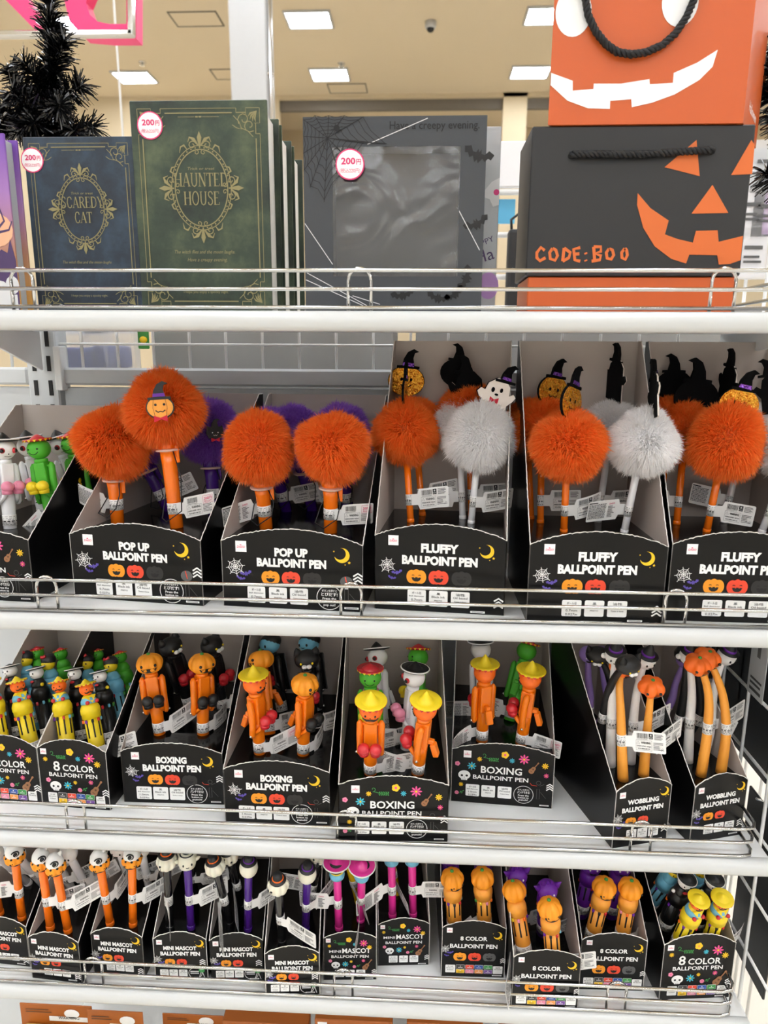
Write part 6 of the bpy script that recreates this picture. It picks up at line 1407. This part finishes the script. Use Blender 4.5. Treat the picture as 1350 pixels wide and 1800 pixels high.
def rope(name, pts, parent, r=.0026, twist=900):
    P = [Vector(p) for p in pts]; out = [[], [], []]; L = 0; prev = P[0]; dense = []
    for a, b in zip(P[:-1], P[1:]):
        n = max(2, int((b-a).length/.0012))
        for k in range(n): dense.append(a+(b-a)*(k/n))
    dense.append(P[-1])
    for i, p in enumerate(dense):
        tg = (dense[min(i+1, len(dense)-1)]-dense[max(i-1, 0)]).normalized(); y = Vector((0, 1, 0)); u = (y-tg*y.dot(tg)).normalized(); v = tg.cross(u); L += (p-prev).length; prev = p
        for k in range(3): a = L*twist/ (1) + 2.094*k; out[k].append(p+u*(r*.62*math.cos(a))+v*(r*.62*math.sin(a)))
    b = MB()
    for k in range(3): b.tube(out[k], r*.62, 'rope_black', 6)
    return obj(name, b, parent)
p0_, p1_ = at(1003, 273, YK), at(1253, 265, YK)
rope('rope_handle', [(p0_[0]-xk, .004, p0_[2]-Z1), (p0_[0]-xk+.002, -.0035, p0_[2]-Z1), ((p0_[0]+p1_[0])/2-xk, -.0040, p0_[2]-Z1-.0005), (p1_[0]-xk-.002, -.0035, p1_[2]-Z1), (p1_[0]-xk, .004, p1_[2]-Z1)], t, .0030, 480)
# orange gift bag on top of it
YO = .046; a, b = at(960, 219, YO), at(1308, 213, YO); xo0, xo1 = a[0]+.002, b[0]; xo = (xo0+xo1)/2; ho = .165; do = .085
c0 = at(1328, 206, YO+do)
t = thing('gift_bag', 'orange gift bag with a white pumpkin grin standing on the black box', 'gift bag', TR(xo, YO+.002, zk1+.0004))
sk = .050; hw2 = (xo1-xo0)/2
ob = obj('bag_body', MB().add([(x+sk*k, do*k, z) for z in (0, ho) for k, x in ((0, -hw2), (0, hw2), (1, hw2), (1, -hw2))], [(0, 3, 2, 1), (4, 5, 6, 7), (0, 1, 5, 4), (1, 2, 6, 5), (2, 3, 7, 6), (3, 0, 4, 7)], 'box_orange'), t)
zo = zk1+.0004
def O4(pts): return [(min(max(at(860+x/2.755, y/2.755, YO)[0]-xo, -(xo1-xo0)/2+.0005), (xo1-xo0)/2-.0005), at(860+x/2.755, y/2.755, YO)[2]-zo) for x, y in pts]
art_obj('grin_print', Art().poly(O4([(275, 350), (406, 388), (406, 436), (506, 428), (508, 402), (640, 402), (778, 380), (780, 405), (892, 398), (896, 350), (1010, 300), (1110, 237), (1085, 320), (1020, 385), (900, 455), (790, 495), (692, 517), (690, 478), (588, 486), (586, 525), (480, 522), (380, 485), (275, 410)]), 'ink_white'), ob)
for cx_, cy_ in ((410, 55), (928, 5)):
    q = O4([(cx_, cy_)])[0]; art_obj('eye_print', Art().disc(q[0], q[1], .0165, 'ink_white', 1, .0205, 28), ob)
rp = [(1022, -60), (1026, -10), (1033, 30), (1046, 58), (1064, 80), (1084, 94), (1108, 98), (1135, 94), (1162, 82), (1185, 62), (1204, 34), (1217, 4), (1228, -40)]
rope('rope_handle', [(x-xo, -.0048, z-zo) for x, y_, z in (at(px, py, YO) for px, py in rp)], t, .0030, 480)
art_obj('side_lettering', Art().text('Halloween', 0, 0, .010, 'ink_white', w=.05, bold=0), ob, Matrix.Translation((hw2+sk*.5, do*.5, .022)) @ Matrix.Rotation(math.atan2(do, sk), 4, 'Z'))

# ---------- black tinsel trees
def tinsel_tree(label, trunk, branches, n_per, ln, seed):
    g = np.random.default_rng(seed); base = np.array(trunk[0]); t = thing('tinsel_tree', label, 'tree', TR(*base))
    obj('trunk', MB().tube([tuple(np.array(p)-base) for p in trunk], .005, 'tinsel', 8), t)
    obj('stand', MB().lathe([(.022, 0), (.022, .006), (.006, .010)], 'tinsel', 12), t)
    for br in branches:
        P = np.array(br)-base; seg = np.linalg.norm(np.diff(P, axis=0), axis=1); n = int(n_per*seg.sum()/.1); b = MB().tube([tuple(p) for p in P], .0012, 'tinsel', 5)
        s = g.uniform(0, seg.sum(), n); cum = np.concatenate([[0], np.cumsum(seg)]); i = np.clip(np.searchsorted(cum, s)-1, 0, len(seg)-1); f = ((s-cum[i])/seg[i])[:, None]
        p0 = P[i]+(P[i+1]-P[i])*f; tg = (P[i+1]-P[i])/seg[i][:, None]
        d = g.normal(size=(n, 3)); d -= tg*(d*tg).sum(1)[:, None]*.9; d /= np.linalg.norm(d, axis=1)[:, None]; d = d+tg*g.uniform(.25, .9, n)[:, None]; d /= np.linalg.norm(d, axis=1)[:, None]
        L = (ln*g.uniform(.65, 1.15, n))[:, None]; w = np.cross(d, g.normal(size=(n, 3))); w /= np.linalg.norm(w, axis=1)[:, None]; w *= .0009
        mid = p0+d*L*.55; tip = p0+d*L+np.array([0, 0, -.10])*L
        V = np.concatenate([p0-w, p0+w, mid-w, mid+w, tip-w*.7, tip+w*.7]).reshape(6, n, 3).transpose(1, 0, 2).reshape(-1, 3); k = (np.arange(n)*6)[:, None]
        b.add(V.tolist(), [tuple(map(int, q)) for q in np.concatenate([k+np.array([0, 1, 3, 2]), k+np.array([2, 3, 5, 4])])], 'tinsel'); obj('branch', b, t)
    return t
YT = .215
def tp(px, py, dy=0): return tuple(at(px, py, YT+dy))
b0 = at(85, 300, YT); b0[2] = Z1
tinsel_tree('black tinsel tree behind the blue and purple books on the left', [tuple(b0), tp(84, 200), tp(86, 100), tp(88, -40)],
    [[tp(84, 215), tp(86, 150), tp(88, 100), tp(92, 45)], [tp(90, 70), tp(86, 10), tp(84, -30)], [tp(84, 190), tp(110, 170), tp(143, 150, -.01)], [tp(84, 230), tp(120, 225), tp(165, 224, -.01)], [tp(84, 200), tp(50, 165), tp(15, 118, -.01)], [tp(84, 170), tp(100, 110), tp(112, 72, -.01)],
     [tp(84, 235), tp(40, 205), tp(0, 190, -.02)], [tp(84, 220), tp(50, 190, -.03), tp(20, 160, -.05)], [tp(84, 160), tp(60, 130, -.02), tp(40, 108, -.03)], [tp(84, 235), tp(60, 215, -.04), tp(30, 235, -.05)], [tp(84, 225), tp(95, 195, -.03), tp(105, 185, -.05)], [tp(60, 240), tp(20, 225), tp(-20, 215)], [tp(84, 245), tp(110, 235), tp(130, 230, -.03)]], 520, .022, 5)
YT = .14
b1 = at(1395, 300, YT); b1[2] = Z1
tinsel_tree('black tinsel tree poking in at the right edge', [tuple(b1), tp(1395, 200), tp(1395, 40)],
    [[tp(1395, 190), tp(1365, 170), tp(1338, 155)], [tp(1395, 330), tp(1370, 315), tp(1345, 305)], [tp(1395, 120), tp(1375, 95), tp(1355, 80)], [tp(1395, 240), tp(1375, 220), tp(1360, 200)], [tp(1395, 160), tp(1372, 135), tp(1350, 120)]], 520, .022, 9)

# ================================================================== BEYOND THE SHELF UNIT
# white sign board and clothes rail seen between the frame box and the black box
YN = .95
q0, q1 = at(872, 248, YN), at(936, 328, YN)
t = thing('neighbour_rack', 'white display rack behind the shelves with a header board', 'rack', TR(q0[0], YN, 0))
obj('header_board', MB().box((.06, .01, (q0[2]+q1[2])/2), (.24, .02, q0[2]-q1[2]), 'white_card', .002), t)
for py in (338, 413, 487): z = float(at(900, py, YN)[2]); obj('cross_bar', MB().tube([(-.06, .0, z), (.18, .0, z)], .006, 'wire_white', 8), t)
for x in (-.06, .18): obj('post', MB().tube([(x, .03, 0), (x, .03, float(q0[2]))], .010, 'wire_white', 8), t)
obj('shelf_plate', MB().box((.06, .16, float(at(900, 545, YN)[2])-.02), (.24, .30, .02), 'white_card', .002), t)
t2 = thing('shopping_bag', 'black bag hanging on the white rack behind the shelves', 'bag', TR(*at(912, 460, YN-.03)))
obj('bag_body', MB().box((0, 0, -.02), (.052, .03, .17), 'bag_black', .008, seg=2), t2); obj('bag_handle', MB().tube([(-.018, 0, .06), (-.020, .0, .085), (-.004, .012, .098), (.014, .0, .088), (.016, 0, .06)], .003, 'bag_black', 6), t2)
pz_ = at(889, 372, YN+.02); obj('poster', MB().box((pz_[0]-q0[0], .02, pz_[2]), (.040, .004, .05), 'signal_blue'), t)
# wire rack with packets at the right
YR = .62; c = at(1335, 420, YR)
t = thing('packet_rack', 'white wire rack with clear packets behind the black box', 'rack', TR(c[0], YR, 0))
zz0, zz1 = float(at(1330, 600, YR)[2]), float(at(1330, 260, YR)[2])
for k in range(7): obj('wire', MB().tube([(-.05+.035*k, 0, 0), (-.05+.035*k, 0, zz1)], .003, 'wire_white', 6), t)
for py in (262, 330, 410, 480): z = float(at(1330, py, YR)[2]); obj('wire', MB().tube([(-.05, .004, z), (.16, .004, z)], .003, 'wire_white', 6), t)
for k, (px, py, m_, lab) in enumerate(((1318, 375, 'white_card', 'white packet on the wire rack, upper one by the black box'), (1346, 378, 'lilac_print', 'pinkish packet on the wire rack at the right edge'), (1322, 450, 'white_card', 'white packet on the wire rack, lower one'), (1345, 300, 'silver_card', 'grey packet high on the wire rack'))):
    p = at(px, py, YR-.02); pk = thing('packet', lab, 'packet', TR(*p), 'packets on the wire rack')
    obj('card', MB().box((0, 0, 0), (.045, .003, .07), m_, .0006), pk); obj('sleeve', MB().box((0, 0, .004), (.050, .008, .085), 'soft_plastic', .001), pk); art_obj('print', Art().rect(-.016, .010, .014, .016, 'ink_midgrey').rect(-.016, -.004, .010, .0, 'ink_midgrey').rect(-.016, -.012, .014, -.008, 'ink_midgrey'), pk, Matrix.Translation((0, -.0045, 0)))
# goods hanging behind the rear grid
for k, (px, py, w_, h_, lab) in enumerate(((140, 622, .085, .050, 'clear packet with a blue case behind the grid, left one'), (190, 620, .080, .052, 'clear packet with a blue case behind the grid, right one'))):
    p = at(px, py, .345); pk = thing('packet', lab, 'packet', TR(p[0], .345, p[2]), 'blue cases behind the grid')
    obj('case', MB().box((0, .01, -.006), (w_*.72, .022, h_*.62), 'case_blue', .006, seg=3), pk); obj('sleeve', MB().box((0, .01, .022), (w_, .028, h_+.050), 'soft_plastic', .003), pk); obj('header_card', MB().box((0, .012, .050), (w_*.95, .002, .045), 'white_card', .0005), pk); art_obj('barcode', Art().rect(-.02, .045, .02, .046, 'ink_black').rect(-.018, .036, -.016, .044, 'ink_black').rect(-.012, .036, -.010, .044, 'ink_black').rect(-.006, .036, -.002, .044, 'ink_black'), pk, Matrix.Translation((0, -.0045, 0)))
p = at(252, 590, .36); pk = thing('packet', 'small green and yellow packet behind the grid', 'packet', TR(p[0], .36, p[2])); obj('card', MB().box((0, 0, .006), (.016, .004, .05), 'leaf_green', .001), pk); obj('print_block', MB().ell((.001, -.004, -.006), (.006, .003, .005), 'barrel_yellow', 10, 6), pk)
a, b = at(270, 640, .40), at(690, 640, .40); t = thing('grey_box', 'large plain grey carton behind the grid with a torn brown flap', 'box', TR((a[0]+b[0])/2, .40, 0)); W_ = b[0]-a[0]
obj('carton_body', MB().box((0, .12, .745), (W_, .24, 1.49), 'grey_card', .002), t)
fl = MB(); pts = jag([(-W_*.18, 0, 1.491), (W_*.38, 0, 1.491)], .0012, .004); fl.tube(pts, .0032, 'kraft', 5); obj('torn_flap', fl, t)
a, b = at(730, 640, .42), at(1330, 640, .42); t = thing('grey_box', 'second plain grey carton behind the fluffy pen cartons', 'box', TR((a[0]+b[0])/2, .42, 0)); obj('carton_body', MB().box((0, .12, .745), (b[0]-a[0], .24, 1.49), 'grey_card', .002), t); obj('tape', MB().box((0, .12, 1.4905), (.05, .238, .001), 'kraft'), t)
# black packs hanging outside the right-hand grid
kk = 0
for (yc, zc_, lab) in ((.05, 1.02, 'black hanging pack on the side grid nearest the aisle'), (.16, 1.02, 'black hanging pack in the middle of the side grid'), (.25, 1.02, 'black hanging pack at the rear of the side grid'), (.10, .76, 'lower black hanging pack on the side grid')):
    pk = thing('hanging_pack', lab, 'packet', TR(XS+.022, yc, zc_), 'black packs on the side grid')
    obj('backing_card', MB().box((0, 0, 0), (.003, .096, .235), 'bag_black', .0008), pk); obj('hook', MB().tube([(0, 0, .10), (0, 0, .125), (-.016, 0, .13)], .0016, 'pen_metal', 6), pk); obj('blister', MB().box((.012, 0, -.02), (.02, .07, .14), 'bag_black', .006, seg=2), pk)
p = at(1322, 1195, .12); pk = thing('hanging_tag', 'grey printed card hanging inside the side grid', 'card', TR(XS-.012, .10, 1.075)); cdx = obj('card', MB().box((0, 0, 0), (.001, .040, .10), 'silver_card', .0004), pk)
art_obj('print', Art().rect(-.014, -.044, .014, -.040, 'ink_smoke').rect(-.014, -.036, .012, -.033, 'ink_smoke').rect(-.014, -.030, .014, -.027, 'ink_smoke').rect(-.004, .0, .004, .034, 'ink_midgrey'), cdx, Matrix.Rotation(math.radians(-90), 4, 'Z')); obj('hook', MB().tube([(0, 0, .05), (.002, 0, .058), (.012, 0, .058)], .0012, 'pen_metal', 6), pk)

# ================================================================== LOWEST SHELF: BLISTER PACKS
Z5 = ZS[5]
packs = ((34, 1764, 160, .05, 'orange and yellow blister pack at the far left of the lowest shelf', 0), (152, 1776, 250, .036, 'orange blister pack with a white round mark, lowest shelf', 0), (285, 1782, 392, .075, 'yellow blister pack in the shade of the lowest shelf', 1),
         (390, 1796, 542, .045, 'orange flat box left of the middle of the lowest shelf', 2), (553, 1792, 690, .045, 'orange flat box in the middle of the lowest shelf', 2), (715, 1798, 850, .05, 'orange flat box right of the middle of the lowest shelf', 2), (880, 1802, 1010, .05, 'orange flat box near the right of the lowest shelf', 2))
for (p0x, py, p1x, Y, lab, kd) in packs:
    Y += .05; a, b = at(p0x, py, Y), at(p1x, py+2, Y); w_ = b[0]-a[0]; h_ = min(a[2]-Z5, .205)
    t = thing('blister_pack' if kd < 2 else 'flat_box', lab, 'packet', TR((a[0]+b[0])/2, Y, Z5+.0005), 'packs on the lowest shelf')
    if kd < 2:
        cdx = obj('backing_card', MB().box((0, .001, h_/2), (w_, .002, h_), 'pack_orange', .0006), t); obj('blister', MB().box((0, -.009, h_*.42), (w_*.90, .017, h_*.72), 'pack_yellow', .006, seg=2), t)
        art_obj('round_mark', Art().disc(w_*.22, h_*.90, .011, 'ink_white', 1, .0075), cdx); art_obj('warning_label', Art().rect(-w_*.1, h_*.80, w_*.46, h_*.86, 'ink_white').text('WARNING:', w_*.18, h_*.845, .004, 'ink_black', w=w_*.3, L=2), cdx); art_obj('lettering', Art().rect(-w_*.42, h_*.93, -w_*.1, h_*.94, 'ink_darkbrown').rect(-w_*.42, h_*.90, -w_*.06, h_*.91, 'ink_darkbrown'), cdx)
        obj('stick', MB().tube([(-w_*.16, -.018, .01), (w_*.05, -.019, h_*.9)], .003, 'kraft', 6), t); obj('contents', MB().ell((-.01, -.014, h_*.55), (w_*.2, .006, .02), 'barrel_purple', 12, 8), t)
    else:
        cdx = obj('box_body', MB().box((0, .011, h_/2), (w_, .022, h_), 'pack_orange', .0012), t); art_obj('logo_label', logo(-w_*.40, h_-.010, .013), cdx); art_obj('lettering', Art().rect(-w_*.15, h_-.008, w_*.15, h_-.006, 'ink_darkbrown').rect(-w_*.15, h_-.013, w_*.25, h_-.0115, 'ink_darkbrown'), cdx)
